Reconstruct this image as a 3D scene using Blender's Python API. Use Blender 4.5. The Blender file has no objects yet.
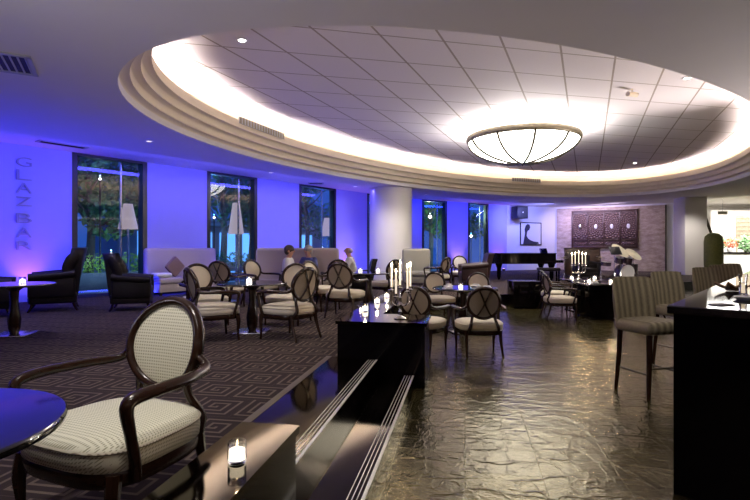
import bpy, bmesh, math, random
from mathutils import Vector, Matrix
C = bpy.context.scene.collection
SC = bpy.context.scene
PI = math.pi
random.seed(7)
# ---------------------------------------------------------------- camera
cam_d = bpy.data.cameras.new('camera'); cam = bpy.data.objects.new('camera', cam_d); C.objects.link(cam)
cam.location = (0, 0, 1.5); cam.rotation_euler = (PI / 2, 0, 0)
cam_d.sensor_width = 36; cam_d.lens = 24.0; cam_d.shift_y = -2 / 750; cam_d.clip_start = 0.05; cam_d.clip_end = 200
SC.camera = cam
# ---------------------------------------------------------------- world and exposure
w = bpy.data.worlds.new('night_sky'); SC.world = w; w.use_nodes = True
wn = w.node_tree; wn.nodes['Background'].inputs[0].default_value = (0.015, 0.06, 0.30, 1); wn.nodes['Background'].inputs[1].default_value = 0.9
vs = SC.view_settings; SC.display_settings.display_device = 'sRGB'
vs.view_transform = 'Standard'; vs.look = 'None'; vs.exposure = 0.7; vs.gamma = 1; vs.use_curve_mapping = False
SC.cycles.max_bounces = 8; SC.cycles.diffuse_bounces = 4; SC.cycles.glossy_bounces = 4; SC.cycles.transmission_bounces = 6
SC.cycles.caustics_reflective = False; SC.cycles.caustics_refractive = False
SC.cycles.sample_clamp_indirect = 4.0; SC.cycles.blur_glossy = 0.5

# window wall line and helper points
WD = Vector((0.607, 0.794, 0)).normalized(); WN = Vector((0.794, -0.607, 0)).normalized()
def W(s, off=0.0, z=0.0):
    return Vector((-7.32, 12.08, z)) + WD * s + WN * off
S2A = W(13.9); S2B = Vector((7.2, 27.3, 0))
def on_line(A, B, px):
    k = (px - 375) / 500; d = B - A
    t = (k * A.y - A.x) / (d.x - k * d.y)
    return A + d * t, t
def area(name, loc, target, sx, sy, power, col, roll=None):
    d = bpy.data.lights.new(name, 'AREA'); d.shape = 'RECTANGLE'; d.size = sx; d.size_y = sy; d.energy = power; d.color = col
    o = bpy.data.objects.new(name, d); C.objects.link(o); o.location = loc
    z = (Vector(loc) - Vector(target)).normalized()
    x = Vector(roll).normalized() if roll is not None else Vector((1, 0, 0))
    y = z.cross(x).normalized(); x = y.cross(z)
    o.rotation_euler = Matrix((x, y, z)).transposed().to_euler(); return o
def spot(name, loc, target, power, col, ang=60, blend=0.6, rad=0.05):
    d = bpy.data.lights.new(name, 'SPOT'); d.energy = power; d.color = col; d.spot_size = math.radians(ang); d.spot_blend = blend; d.shadow_soft_size = rad
    o = bpy.data.objects.new(name, d); C.objects.link(o); o.location = loc
    o.rotation_euler = (Vector(target) - Vector(loc)).to_track_quat('-Z', 'Y').to_euler(); return o
def point(name, loc, power, col, rad=0.03):
    d = bpy.data.lights.new(name, 'POINT'); d.energy = power; d.color = col; d.shadow_soft_size = rad
    o = bpy.data.objects.new(name, d); C.objects.link(o); o.location = loc; return o
BLUE = (0.02, 0.03, 1.0); WARM = (1.0, 0.80, 0.58); WHITE = (1.0, 0.93, 0.86)
CEIL = 3.82
# blue wall washers recessed along the window wall
area('wall_washer', W(-4.5, 1.5, 3.70), W(-4.5, 0, 1.3), 9.0, 0.15, 62, BLUE, WD)
area('wall_washer', W(6.5, 1.5, 3.70), W(6.5, 0, 1.4), 13.0, 0.15, 105, (0.09, 0.08, 1.0), WD)
area('wall_washer', W(-2.0, 0.9, 0.34), W(-2.0, 0.25, 3.9), 12.0, 0.08, 120, BLUE, WD)
area('wall_washer', W(8.0, 0.9, 0.34), W(8.0, 0.25, 3.9), 10.0, 0.08, 60, (0.10, 0.09, 1.0), WD)
d2 = (S2B - S2A).normalized(); n2 = Vector((d2.y, -d2.x, 0)); m2 = (S2A + S2B) / 2
area('wall_washer', m2 + n2 * 1.5 + Vector((0, 0, 3.7)), m2 + Vector((0, 0, 1.4)), 6.5, 0.15, 90, (0.01, 0.03, 1.0), d2)
area('wall_washer', (8.7, 26.0, 3.7), (8.9, 28.0, 1.6), 3.0, 0.15, 110, (0.26, 0.28, 1.0), (0.92, 0.38, 0))
area('wall_washer', (11.8, 26.0, 3.7), (12.9, 27.1, 1.8), 4.5, 0.15, 95, (0.75, 0.60, 0.92), (0.87, -0.5, 0))
# lamp of the entrance hall on the right
area('lobby_lamp', (21.5, 28.0, 4.35), (21.5, 28.0, 0), 9.0, 7.0, 1700, (1.0, 0.98, 0.93))
# recessed downlights, plus spots added to brighten columns and drums: (x, y, power, cone)
DL = [(-1.3, 2.0, 75, 62, (-1.15, 2.2)), (-0.55, 1.0, 26, 50, (-0.7, 1.8)), (-2.0, 5.4, 60, 70, None), (-1.7, 8.9, 70, 70, None),
      (0.1, 4.0, 16, 60, (0.3, 4.6)), (1.9, 7.9, 40, 70, (1.5, 7.8)), (2.6, 3.6, 60, 60, (2.9, 5.0)), (4.9, 4.9, 60, 70, (4.6, 6.4)), (0.2, 7.0, 30, 60, None),
      (-1.2, 15.6, 70, 80, (0.3, 18.6)), (1.6, 16.0, 70, 80, (0.9, 18.8)), (13.6, 20.8, 95, 80, (14.5, 22.7)), (9.5, 23.5, 90, 90, (10.5, 25.0)), (9.3, 17.8, 90, 60, (9.6, 19.2)), (-3.9, 10.6, 60, 80, (-4.6, 12.0))]
for x, y, p, a, t in DL:
    spot('downlight_or_fill', (x, y, CEIL - 0.03), (t[0] if t else x, t[1] if t else y, 0.3), p * 1.9, WHITE, a, 0.7)

# added unseen fill spots outside the picture, brightening the tiled ceiling and the soffit
spot('ceiling_fill_spot', (9.8, 11.6, 1.7), (3.4, 8.6, 4.85), 900, (1.0, 0.86, 0.82), 95, 1.0, 0.15)
spot('ceiling_fill_spot', (-3.4, 1.6, 1.9), (0.6, 9.0, 4.85), 120, (0.9, 0.85, 1.0), 130, 1.0, 0.15)
# unseen fill strips added along the walls to brighten the ceiling
area('ceiling_fill_strip', (6, -5.5, 2.6), (6, -5.5, 3.8), 26, 0.2, 240, (1.0, 0.86, 0.82), (1, 0, 0))
area('ceiling_fill_strip', (23.2, 2.0, 2.6), (23.2, 2.0, 3.8), 12, 0.2, 160, (1.0, 0.88, 0.82), (0, 1, 0))
spot('downlight_or_fill', (-5.6, 8.2, CEIL - 0.03), (-5.3, 8.4, 0.3), 150, (0.55, 0.5, 1.0), 80, 0.9)  # added violet fill spot, brightens the carpet at the left
spot('downlight_or_fill', (3.6, 16.6, CEIL - 0.03), (3.4, 16.4, 0.3), 260, (0.55, 0.55, 1.0), 75, 0.9)  # added blue fill spot, brightens the carpet near the piano
spot('downlight_or_fill', (-3.0, 4.2, CEIL - 0.03), (-3.0, 4.4, 0.3), 70, (0.8, 0.75, 1.0), 80, 0.9)
# ---------------------------------------------------------------- materials
def new_mat(name):
    m = bpy.data.materials.new(name); m.use_nodes = True
    return m, m.node_tree, m.node_tree.nodes['Principled BSDF']
def nd(t, kind, **kw):
    n = t.nodes.new(kind)
    for k, v in kw.items(): setattr(n, k, v)
    return n
def mth(t, op, a, b=None, c=None):
    n = t.nodes.new('ShaderNodeMath'); n.operation = op
    for i, v in enumerate((a, b, c)):
        if v is None: continue
        if isinstance(v, (int, float)): n.inputs[i].default_value = v
        else: t.links.new(v, n.inputs[i])
    return n.outputs[0]
def coords(t, kind='Object'):
    tc = nd(t, 'ShaderNodeTexCoord'); sp = nd(t, 'ShaderNodeSeparateXYZ'); t.links.new(tc.outputs[kind], sp.inputs[0])
    return tc.outputs[kind], sp.outputs[0], sp.outputs[1], sp.outputs[2]
def mixc(t, f, a, b):
    n = nd(t, 'ShaderNodeMix', data_type='RGBA')
    if isinstance(f, (int, float)): n.inputs[0].default_value = f
    else: t.links.new(f, n.inputs[0])
    for i, v in ((6, a), (7, b)):
        if isinstance(v, tuple): n.inputs[i].default_value = (*v[:3], 1)
        else: t.links.new(v, n.inputs[i])
    return n.outputs[2]
def noise(t, vec, scale, detail=3, rough=0.5):
    n = nd(t, 'ShaderNodeTexNoise'); n.inputs['Scale'].default_value = scale; n.inputs['Detail'].default_value = detail; n.inputs['Roughness'].default_value = rough
    t.links.new(vec, n.inputs['Vector']); return n.outputs[0]
def bump(t, b, h, strength=0.3, dist=0.01):
    n = nd(t, 'ShaderNodeBump'); n.inputs['Strength'].default_value = strength; n.inputs['Distance'].default_value = dist
    t.links.new(h, n.inputs['Height']); t.links.new(n.outputs[0], b.inputs['Normal'])
def simple(name, col, rough=0.5, metal=0.0, var=0.12, scale=12, bmp=0.0, coat=0.0, spec=0.5, emit=None, es=0.0):
    m, t, b = new_mat(name)
    v, x, y, z = coords(t)
    n = noise(t, v, scale)
    dk = tuple(c * (1 - var) for c in col); lt = tuple(min(1, c * (1 + var)) for c in col)
    t.links.new(mixc(t, n, dk, lt), b.inputs['Base Color'])
    b.inputs['Roughness'].default_value = rough; b.inputs['Metallic'].default_value = metal
    b.inputs['Coat Weight'].default_value = coat; b.inputs['Coat Roughness'].default_value = 0.05; b.inputs['Specular IOR Level'].default_value = spec
    if bmp: bump(t, b, n, bmp)
    if emit: b.inputs['Emission Color'].default_value = (*emit, 1); b.inputs['Emission Strength'].default_value = es
    return m
M = {}
M['wall'] = simple('painted_wall', (0.74, 0.74, 0.76), 0.7, var=0.02, scale=3); M['bluewash_wall'] = simple('wall_paint_blue_wash', (0.46, 0.46, 0.80), 0.7, var=0.03, scale=3)  # second paint: white wall with the blue wash put into its colour
M['ceil'] = simple('ceiling_paint', (0.80, 0.77, 0.77), 0.75, var=0.02, scale=2)
M['ring'] = simple('cream_plaster', (0.88, 0.78, 0.60), 0.6, var=0.03, scale=2)
M['column'] = simple('white_column_paint', (0.74, 0.70, 0.66), 0.6, var=0.03, scale=2)
M['wood'] = simple('dark_walnut', (0.022, 0.009, 0.005), 0.25, var=0.5, scale=18, spec=0.35)
M['woodx'] = simple('walnut_slat', (0.035, 0.014, 0.008), 0.25, var=0.4, scale=20, coat=0.4)
M['black'] = simple('black_lacquer', (0.004, 0.003, 0.004), 0.10, var=0.3, spec=0.16)
M['gloss'] = simple('polished_dark_top', (0.006, 0.006, 0.010), 0.05, var=0.3); M['gloss'].node_tree.nodes['Principled BSDF'].inputs['IOR'].default_value = 2.9
M['granite'] = simple('polished_dark_granite', (0.036, 0.033, 0.027), 0.07, metal=1.0, var=0.3); M['granite'].node_tree.nodes['Principled BSDF'].inputs['Specular Tint'].default_value = (1.0, 0.95, 0.86, 1); M['granite'].node_tree.nodes['Principled BSDF'].inputs['IOR'].default_value = 1.45
M['blackmat'] = simple('black_metal', (0.01, 0.01, 0.012), 0.35, var=0.3)
M['blackleather'] = simple('black_leather', (0.008, 0.006, 0.007), 0.45, var=0.3, bmp=0.1, spec=0.25)
M['redleather'] = simple('oxblood_leather', (0.028, 0.008, 0.008), 0.4, var=0.3, bmp=0.1)
M['taupe'] = simple('taupe_upholstery', (0.44, 0.38, 0.37), 0.8, var=0.1, scale=60)
M['beige'] = simple('beige_upholstery', (0.27, 0.25, 0.20), 0.8, var=0.1, scale=60)
M['brownfab'] = simple('chair_back_cloth', (0.30, 0.25, 0.19), 0.8, var=0.15, scale=80)
M['silver'] = simple('polished_silver', (0.85, 0.82, 0.76), 0.12, metal=1.0, var=0.05)
M['steel'] = simple('brushed_steel', (0.55, 0.55, 0.56), 0.25, metal=1.0, var=0.1)
M['nosing'] = simple('pale_nosing_metal', (0.95, 0.92, 0.84), 0.3, metal=0.1, var=0.05)
M['bronze'] = simple('dark_bronze', (0.06, 0.05, 0.035), 0.35, metal=0.6, var=0.2)
M['bronze2'] = simple('bronze_rim', (0.33, 0.29, 0.20), 0.4, metal=0.4, var=0.1)
M['brass'] = simple('cymbal_brass', (0.85, 0.78, 0.58), 0.45, metal=0.5, var=0.1)
M['wax'] = simple('candle_wax', (0.9, 0.86, 0.76), 0.5, var=0.03, emit=(1, 0.8, 0.55), es=0.5)
M['flame'] = simple('candle_flame', (1, 0.9, 0.7), 0.5, var=0.01, emit=(1.0, 0.80, 0.50), es=40)
M['glow'] = simple('lit_wax', (1, 0.9, 0.8), 0.5, var=0.01, emit=(1.0, 0.90, 0.76), es=2.2)
M['white'] = simple('white_ceramic', (0.8, 0.8, 0.78), 0.3, var=0.02)
M['lampon'] = simple('lit_lamp_lens', (1, 1, 1), 0.5, var=0.01, emit=(1, 0.95, 0.88), es=14)
M['lampdim'] = simple('dim_lamp_lens', (1, 1, 1), 0.5, var=0.01, emit=(1, 0.9, 0.95), es=0.9)
M['uplit'] = simple('lit_violet_lens', (1, 1, 1), 0.5, var=0.01, emit=(0.85, 0.4, 1.0), es=16)
M['skin'] = simple('skin', (0.55, 0.30, 0.21), 0.5, var=0.06)
M['hairdark'] = simple('dark_hair', (0.03, 0.018, 0.012), 0.5, var=0.4, scale=60, bmp=0.4)
M['hairgrey'] = simple('grey_hair', (0.35, 0.32, 0.32), 0.5, var=0.3, scale=60, bmp=0.4)
M['shirtw'] = simple('white_shirt', (0.75, 0.74, 0.72), 0.8, var=0.05)
M['shirtb'] = simple('blue_print_shirt', (0.06, 0.07, 0.20), 0.8, var=0.9, scale=40)
M['trouser'] = simple('dark_trousers', (0.03, 0.03, 0.04), 0.8, var=0.2)
M['shoe'] = simple('shoe_leather', (0.02, 0.012, 0.01), 0.3, var=0.2)
M['letter'] = simple('grey_sign_metal', (0.30, 0.30, 0.46), 0.5, var=0.05)
M['mat_board'] = simple('picture_mount', (0.75, 0.75, 0.76), 0.6, var=0.02)
M['ink'] = simple('picture_ink', (0.03, 0.03, 0.05), 0.6, var=0.3)
M['drum'] = simple('drum_shell', (0.10, 0.07, 0.09), 0.2, var=0.3, coat=0.5)
M['drumhead'] = simple('drum_head', (0.72, 0.70, 0.68), 0.5, var=0.04)
M['cabinet'] = simple('brown_cabinet_wood', (0.09, 0.05, 0.03), 0.35, var=0.4, scale=9)
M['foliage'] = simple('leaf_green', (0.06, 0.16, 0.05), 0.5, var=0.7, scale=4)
M['foliagelit'] = simple('floodlit_leaf_green', (0.40, 0.60, 0.08), 0.5, var=0.6, scale=4)  # lit copy of the leaf colour, garden light put into it
M['bark'] = simple('tree_bark', (0.10, 0.08, 0.07), 0.8, var=0.4, bmp=0.4)
M['terrace'] = simple('terrace_stone', (0.22, 0.23, 0.26), 0.35, var=0.25, scale=2)
M['shade'] = simple('lamp_shade_cloth', (0.60, 0.52, 0.50), 0.8, var=0.04, emit=(1.0, 0.8, 0.85), es=0.22)
M['petal'] = simple('red_petal', (0.75, 0.16, 0.06), 0.6, var=0.4)
M['canister'] = simple('olive_hedge', (0.13, 0.14, 0.03), 0.7, var=0.6, scale=25, bmp=0.5)
M['screenwood'] = simple('carved_dark_wood', (0.045, 0.018, 0.014), 0.4, var=0.4, scale=30)
M['napkin'] = simple('white_linen', (0.75, 0.75, 0.76), 0.8, var=0.03)
M['dishbrown'] = simple('brown_leaf_dish', (0.14, 0.07, 0.03), 0.3, var=0.4)
M['vent'] = simple('vent_dark', (0.02, 0.02, 0.02), 0.6, var=0.2)
M['ventframe'] = simple('vent_frame_paint', (0.45, 0.45, 0.48), 0.5, var=0.03)
M['buildlit'] = simple('far_wall_render', (0.30, 0.34, 0.42), 0.7, var=0.2, scale=1)
M['mural'] = simple('green_mural_wall', (0.25, 0.36, 0.20), 0.6, var=0.6, scale=1.2)
M['signbeige'] = simple('hanging_sign_panel', (0.42, 0.40, 0.30), 0.5, var=0.1)
def glass_mat(name, col=(1, 1, 1), rough=0.0):
    m, t, b = new_mat(name)
    b.inputs['Base Color'].default_value = (*col, 1); b.inputs['Transmission Weight'].default_value = 1; b.inputs['Roughness'].default_value = rough; b.inputs['IOR'].default_value = 1.45
    return m
M['glass'] = glass_mat('clear_glass'); M['pane'] = glass_mat('window_glass', (0.92, 0.96, 1.0))
def bowl_mat():
    m, t, b = new_mat('alabaster_glass'); v, x, y, z = coords(t); n = noise(t, v, 3, 4)
    t.links.new(mixc(t, n, (1, 0.93, 0.80), (1, 0.98, 0.93)), b.inputs['Emission Color']); b.inputs['Emission Strength'].default_value = 6.0
    b.inputs['Base Color'].default_value = (0.9, 0.88, 0.82, 1); b.inputs['Roughness'].default_value = 0.3; return m
M['bowl'] = bowl_mat()
def cove_mat():
    m, t, b = new_mat('cove_light_strip'); v, x, y, z = coords(t)
    b.inputs['Emission Color'].default_value = (1.0, 0.86, 0.80, 1); b.inputs['Emission Strength'].default_value = 62.0; return m
M['cove'] = cove_mat()
CA, SA = 0.984, 0.177   # direction of the stairs: (SA, CA)
def stair_axes(t, x, y):
    n = mth(t, 'SUBTRACT', mth(t, 'MULTIPLY', x, CA), mth(t, 'MULTIPLY', y, SA))
    m_ = mth(t, 'ADD', mth(t, 'MULTIPLY', x, SA), mth(t, 'MULTIPLY', y, CA)); return n, m_
def floor_mat():
    m, t, b = new_mat('slate_tiles'); v, x, y, z = coords(t); n, mm = stair_axes(t, x, y)
    cx = nd(t, 'ShaderNodeCombineXYZ'); t.links.new(mm, cx.inputs[0]); t.links.new(n, cx.inputs[1])
    br = nd(t, 'ShaderNodeTexBrick'); t.links.new(cx.outputs[0], br.inputs['Vector']); br.inputs['Scale'].default_value = 1.0
    br.inputs['Brick Width'].default_value = 0.62; br.inputs['Row Height'].default_value = 0.50; br.inputs['Mortar Size'].default_value = 0.004; br.offset = 0.5
    br.inputs['Color1'].default_value = (0.082, 0.066, 0.022, 1); br.inputs['Color2'].default_value = (0.036, 0.028, 0.014, 1); br.inputs['Mortar'].default_value = (0.12, 0.105, 0.06, 1)
    nz = noise(t, v, 1.7, 5, 0.6)
    t.links.new(mixc(t, nz, br.outputs[0], mixc(t, 0.45, br.outputs[0], (0.14, 0.125, 0.05))), b.inputs['Base Color'])
    def ridge(sx, sy, sc, wdt):
        mp = nd(t, 'ShaderNodeMapping'); mp.inputs['Scale'].default_value = (sx, sy, 1); t.links.new(cx.outputs[0], mp.inputs[0])
        q = mth(t, 'ABSOLUTE', mth(t, 'SUBTRACT', noise(t, mp.outputs[0], sc, 3, 0.5), 0.5))
        return mth(t, 'SUBTRACT', 1.0, mth(t, 'MINIMUM', mth(t, 'DIVIDE', q, wdt), 1.0))
    rd = mth(t, 'ADD', ridge(1.0, 0.5, 3.5, 0.05), mth(t, 'MULTIPLY', ridge(0.5, 1.3, 5.0, 0.04), 0.6))
    fine = noise(t, cx.outputs[0], 14, 6, 0.65); low = noise(t, cx.outputs[0], 2.2, 2, 0.5)
    h = mth(t, 'ADD', mth(t, 'MULTIPLY', rd, 0.16), mth(t, 'ADD', mth(t, 'MULTIPLY', fine, 0.35), mth(t, 'MULTIPLY', low, 0.8)))
    h = mth(t, 'SUBTRACT', h, mth(t, 'MULTIPLY', br.outputs['Fac'], 0.25))
    bump(t, b, h, 0.30, 0.04)
    sp = nd(t, 'ShaderNodeSeparateColor'); t.links.new(br.outputs[0], sp.inputs[0])
    b.inputs['Metallic'].default_value = 0.35; t.links.new(mth(t, 'ADD', mth(t, 'MULTIPLY', sp.outputs[0], 1.1), 0.06), b.inputs['Roughness']); b.inputs['Specular IOR Level'].default_value = 0.4; b.inputs['Specular Tint'].default_value = (1.0, 0.93, 0.72, 1)
    return m
M['floor'] = floor_mat()
def carpet_mat():
    m, t, b = new_mat('greek_key_carpet'); v, x, y, z = coords(t); n, mm = stair_axes(t, x, y)
    u0 = mth(t, 'DIVIDE', mm, 0.42); row = mth(t, 'FLOOR', u0)
    v0 = mth(t, 'ADD', mth(t, 'DIVIDE', n, 0.42), mth(t, 'MULTIPLY', row, 0.5))
    pu = mth(t, 'SUBTRACT', mth(t, 'FRACT', u0), 0.5); pv = mth(t, 'SUBTRACT', mth(t, 'FRACT', v0), 0.5)
    P = 0.166
    up = mth(t, 'GREATER_THAN', pv, 0.0)
    dU = mth(t, 'DIVIDE', mth(t, 'MAXIMUM', mth(t, 'ABSOLUTE', pu), mth(t, 'ABSOLUTE', pv)), P)
    dL = mth(t, 'SUBTRACT', mth(t, 'DIVIDE', mth(t, 'MAXIMUM', mth(t, 'ABSOLUTE', mth(t, 'SUBTRACT', pu, P / 2)), mth(t, 'ABSOLUTE', pv)), P), 0.5)
    dd = mth(t, 'ADD', mth(t, 'MULTIPLY', dU, up), mth(t, 'MULTIPLY', dL, mth(t, 'SUBTRACT', 1.0, up)))
    ln = mth(t, 'LESS_THAN', mth(t, 'FRACT', dd), 0.30)
    nz = noise(t, v, 160, 2); big = noise(t, v, 1.3, 2)
    base = mixc(t, ln, (0.033, 0.023, 0.023), (0.150, 0.116, 0.090))
    t.links.new(mixc(t, mth(t, 'MULTIPLY', nz, 0.5), base, (0.02, 0.014, 0.013)), b.inputs['Base Color'])
    b.inputs['Roughness'].default_value = 0.95; b.inputs['Specular IOR Level'].default_value = 0.1
    bump(t, b, mth(t, 'ADD', mth(t, 'MULTIPLY', nz, 0.6), ln), 0.5, 0.004); return m
M['carpet'] = carpet_mat()
def tile_mat():
    m, t, b = new_mat('ceiling_tiles'); v, x, y, z = coords(t); h = 3.33
    def line(ax, ay, off, sp, wd):
        c = mth(t, 'ADD', mth(t, 'MULTIPLY', x, ax), mth(t, 'MULTIPLY', y, ay))
        f = mth(t, 'FRACT', mth(t, 'DIVIDE', mth(t, 'SUBTRACT', c, off - sp / 2), sp))
        return mth(t, 'LESS_THAN', mth(t, 'ABSOLUTE', mth(t, 'SUBTRACT', f, 0.5)), wd / sp / 2)
    l1 = line(0.9205, -0.3907, -0.9205 * 0.133 * h, 0.2587 * h, 0.035)
    l2 = line(0.228, -0.9736, -2.287 * h, 0.3107 * h, 0.030)
    ln = mth(t, 'MAXIMUM', l1, l2); nz = noise(t, v, 30, 3)
    t.links.new(mixc(t, ln, mixc(t, nz, (0.80, 0.76, 0.77), (0.85, 0.81, 0.82)), (0.40, 0.35, 0.31)), b.inputs['Base Color'])
    b.inputs['Roughness'].default_value = 0.8; bump(t, b, mth(t, 'MULTIPLY', ln, -1.0), 0.5, 0.01); return m
M['tile'] = tile_mat()
def dots_mat(name, axes, dens=46, a=(0.68, 0.66, 0.53), d=(0.32, 0.31, 0.21)):
    m, t, b = new_mat(name); v, x, y, z = coords(t); c = {'x': x, 'y': y, 'z': z}
    p, q = c[axes[0]], c[axes[1]]
    if axes == 'xy': p, q = mth(t, 'ADD', x, z), mth(t, 'ADD', y, z)
    s1 = mth(t, 'SINE', mth(t, 'MULTIPLY', mth(t, 'ADD', p, q), dens * 4.6)); s2 = mth(t, 'SINE', mth(t, 'MULTIPLY', mth(t, 'SUBTRACT', p, q), dens * 4.6))
    f = mth(t, 'GREATER_THAN', mth(t, 'MULTIPLY', s1, s2), 0.35)
    t.links.new(mixc(t, f, a, d), b.inputs['Base Color']); b.inputs['Roughness'].default_value = 0.8; bump(t, b, mth(t, 'MULTIPLY', f, -1.0), 0.4, 0.002); return m
M['dots_seat'] = dots_mat('dotted_seat_weave', 'xy'); M['dots_back'] = dots_mat('dotted_back_weave', 'xz')
M['dots_side'] = dots_mat('dotted_band_weave', 'yz', a=(0.40, 0.36, 0.28), d=(0.16, 0.13, 0.09))
M['cream_seat'] = simple('cream_seat_cloth', (0.62, 0.56, 0.44), 0.8, var=0.08, scale=50)
def stripe_mat():
    m, t, b = new_mat('ribbed_stripe_cloth'); v, x, y, z = coords(t)
    s = mth(t, 'SINE', mth(t, 'MULTIPLY', x, 2 * PI / 0.078)); s01 = mth(t, 'ADD', mth(t, 'MULTIPLY', s, 0.5), 0.5); nz = noise(t, v, 70, 2)
    t.links.new(mixc(t, mth(t, 'MULTIPLY', mth(t, 'ADD', s01, nz), 0.55), (0.05, 0.034, 0.02), (0.27, 0.225, 0.14)), b.inputs['Base Color'])
    b.inputs['Roughness'].default_value = 0.75; bump(t, b, s01, 0.6, 0.008); return m
M['stripe'] = stripe_mat()
def stone_panel():
    m, t, b = new_mat('travertine_slab'); v, x, y, z = coords(t)
    mp = nd(t, 'ShaderNodeMapping'); mp.inputs['Scale'].default_value = (1, 1, 2.5); t.links.new(v, mp.inputs[0]); n = mth(t, 'ADD', mth(t, 'MULTIPLY', mth(t, 'SUBTRACT', noise(t, mp.outputs[0], 3.0, 8, 0.75), 0.5), 2.2), 0.5)
    t.links.new(mixc(t, n, (0.20, 0.13, 0.09), (0.62, 0.51, 0.42)), b.inputs['Base Color']); b.inputs['Roughness'].default_value = 0.45; return m
M['travertine'] = stone_panel()
def pillow_mat():
    m, t, b = new_mat('diamond_cushion_cloth'); v, x, y, z = coords(t)
    s = mth(t, 'MULTIPLY', mth(t, 'SINE', mth(t, 'MULTIPLY', x, 75)), mth(t, 'SINE', mth(t, 'MULTIPLY', z, 75)))
    t.links.new(mixc(t, mth(t, 'GREATER_THAN', s, 0.0), (0.10, 0.05, 0.05), (0.36, 0.24, 0.20)), b.inputs['Base Color']); b.inputs['Roughness'].default_value = 0.8; return m
M['pillow'] = pillow_mat()
def rosette_mat():
    m, t, b = new_mat('carved_rosette'); v, x, y, z = coords(t)
    r = mth(t, 'SQRT', mth(t, 'ADD', mth(t, 'MULTIPLY', x, x), mth(t, 'MULTIPLY', z, z))); a = mth(t, 'ARCTAN2', z, x)
    g = mth(t, 'MULTIPLY', mth(t, 'SINE', mth(t, 'MULTIPLY', a, 14.0)), mth(t, 'SINE', mth(t, 'MULTIPLY', r, 44.0)))
    nz = noise(t, v, 14, 2); f = mth(t, 'GREATER_THAN', mth(t, 'ADD', g, mth(t, 'MULTIPLY', nz, 0.5)), 0.72)
    t.links.new(mixc(t, f, (0.035, 0.010, 0.008), (0.17, 0.10, 0.08)), b.inputs['Base Color']); b.inputs['Roughness'].default_value = 0.4; bump(t, b, g, 0.6, 0.02); return m
M['rosette'] = rosette_mat()

# ---------------------------------------------------------------- mesh helpers
def nb(): return bmesh.new()
def merge(dst, src, mat=None):
    if mat is not None: bmesh.ops.transform(src, matrix=mat, verts=src.verts)
    me = bpy.data.meshes.new('t'); src.to_mesh(me); src.free(); dst.from_mesh(me); bpy.data.meshes.remove(me)
def box(bm, c, s, bev=0.0, seg=2, rot=None):
    b = bmesh.new(); bmesh.ops.create_cube(b, size=1.0); bmesh.ops.scale(b, vec=s, verts=b.verts)
    if bev > 0: bmesh.ops.bevel(b, geom=b.edges[:], offset=min(bev, min(s) * 0.49), segments=seg, profile=0.5, affect='EDGES')
    mt = Matrix.Translation(Vector(c))
    if rot is not None: mt = mt @ rot
    merge(bm, b, mt); return bm
def RZ(a): return Matrix.Rotation(a, 4, 'Z')
def prism(bm, poly, z0, z1):
    lo = [bm.verts.new((p[0], p[1], z0)) for p in poly]; hi = [bm.verts.new((p[0], p[1], z1)) for p in poly]; n = len(poly)
    bm.faces.new(lo[::-1]); bm.faces.new(hi)
    for i in range(n): bm.faces.new((lo[i], lo[(i + 1) % n], hi[(i + 1) % n], hi[i]))
    bmesh.ops.recalc_face_normals(bm, faces=bm.faces); return bm
def lathe(bm, prof, n=24, c=(0, 0, 0), close=True):
    rings = []
    for r, z in prof:
        if r < 1e-5: rings.append([bm.verts.new((c[0], c[1], c[2] + z))])
        else: rings.append([bm.verts.new((c[0] + r * math.cos(2 * PI * i / n), c[1] + r * math.sin(2 * PI * i / n), c[2] + z)) for i in range(n)])
    for a, b in zip(rings, rings[1:]):
        for i in range(n):
            j = (i + 1) % n
            if len(a) == 1 and len(b) == 1: continue
            if len(a) == 1: bm.faces.new((a[0], b[j], b[i]))
            elif len(b) == 1: bm.faces.new((a[i], a[j], b[0]))
            else: bm.faces.new((a[i], a[j], b[j], b[i]))
    if close:
        for rg, flip in ((rings[0], True), (rings[-1], False)):
            if len(rg) > 1: bm.faces.new(rg[::-1] if flip else rg)
    bmesh.ops.recalc_face_normals(bm, faces=bm.faces); return bm
def catmull(pts, k=5):
    P = [Vector(p) for p in pts]; P = [2 * P[0] - P[1]] + P + [2 * P[-1] - P[-2]]; out = []
    for i in range(1, len(P) - 2):
        for j in range(k):
            t = j / k; a, b, c, d = P[i - 1], P[i], P[i + 1], P[i + 2]
            out.append(0.5 * ((2 * b) + (c - a) * t + (2 * a - 5 * b + 4 * c - d) * t * t + (3 * b - a - 3 * c + d) * t ** 3))
    out.append(P[-2]); return out
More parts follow.
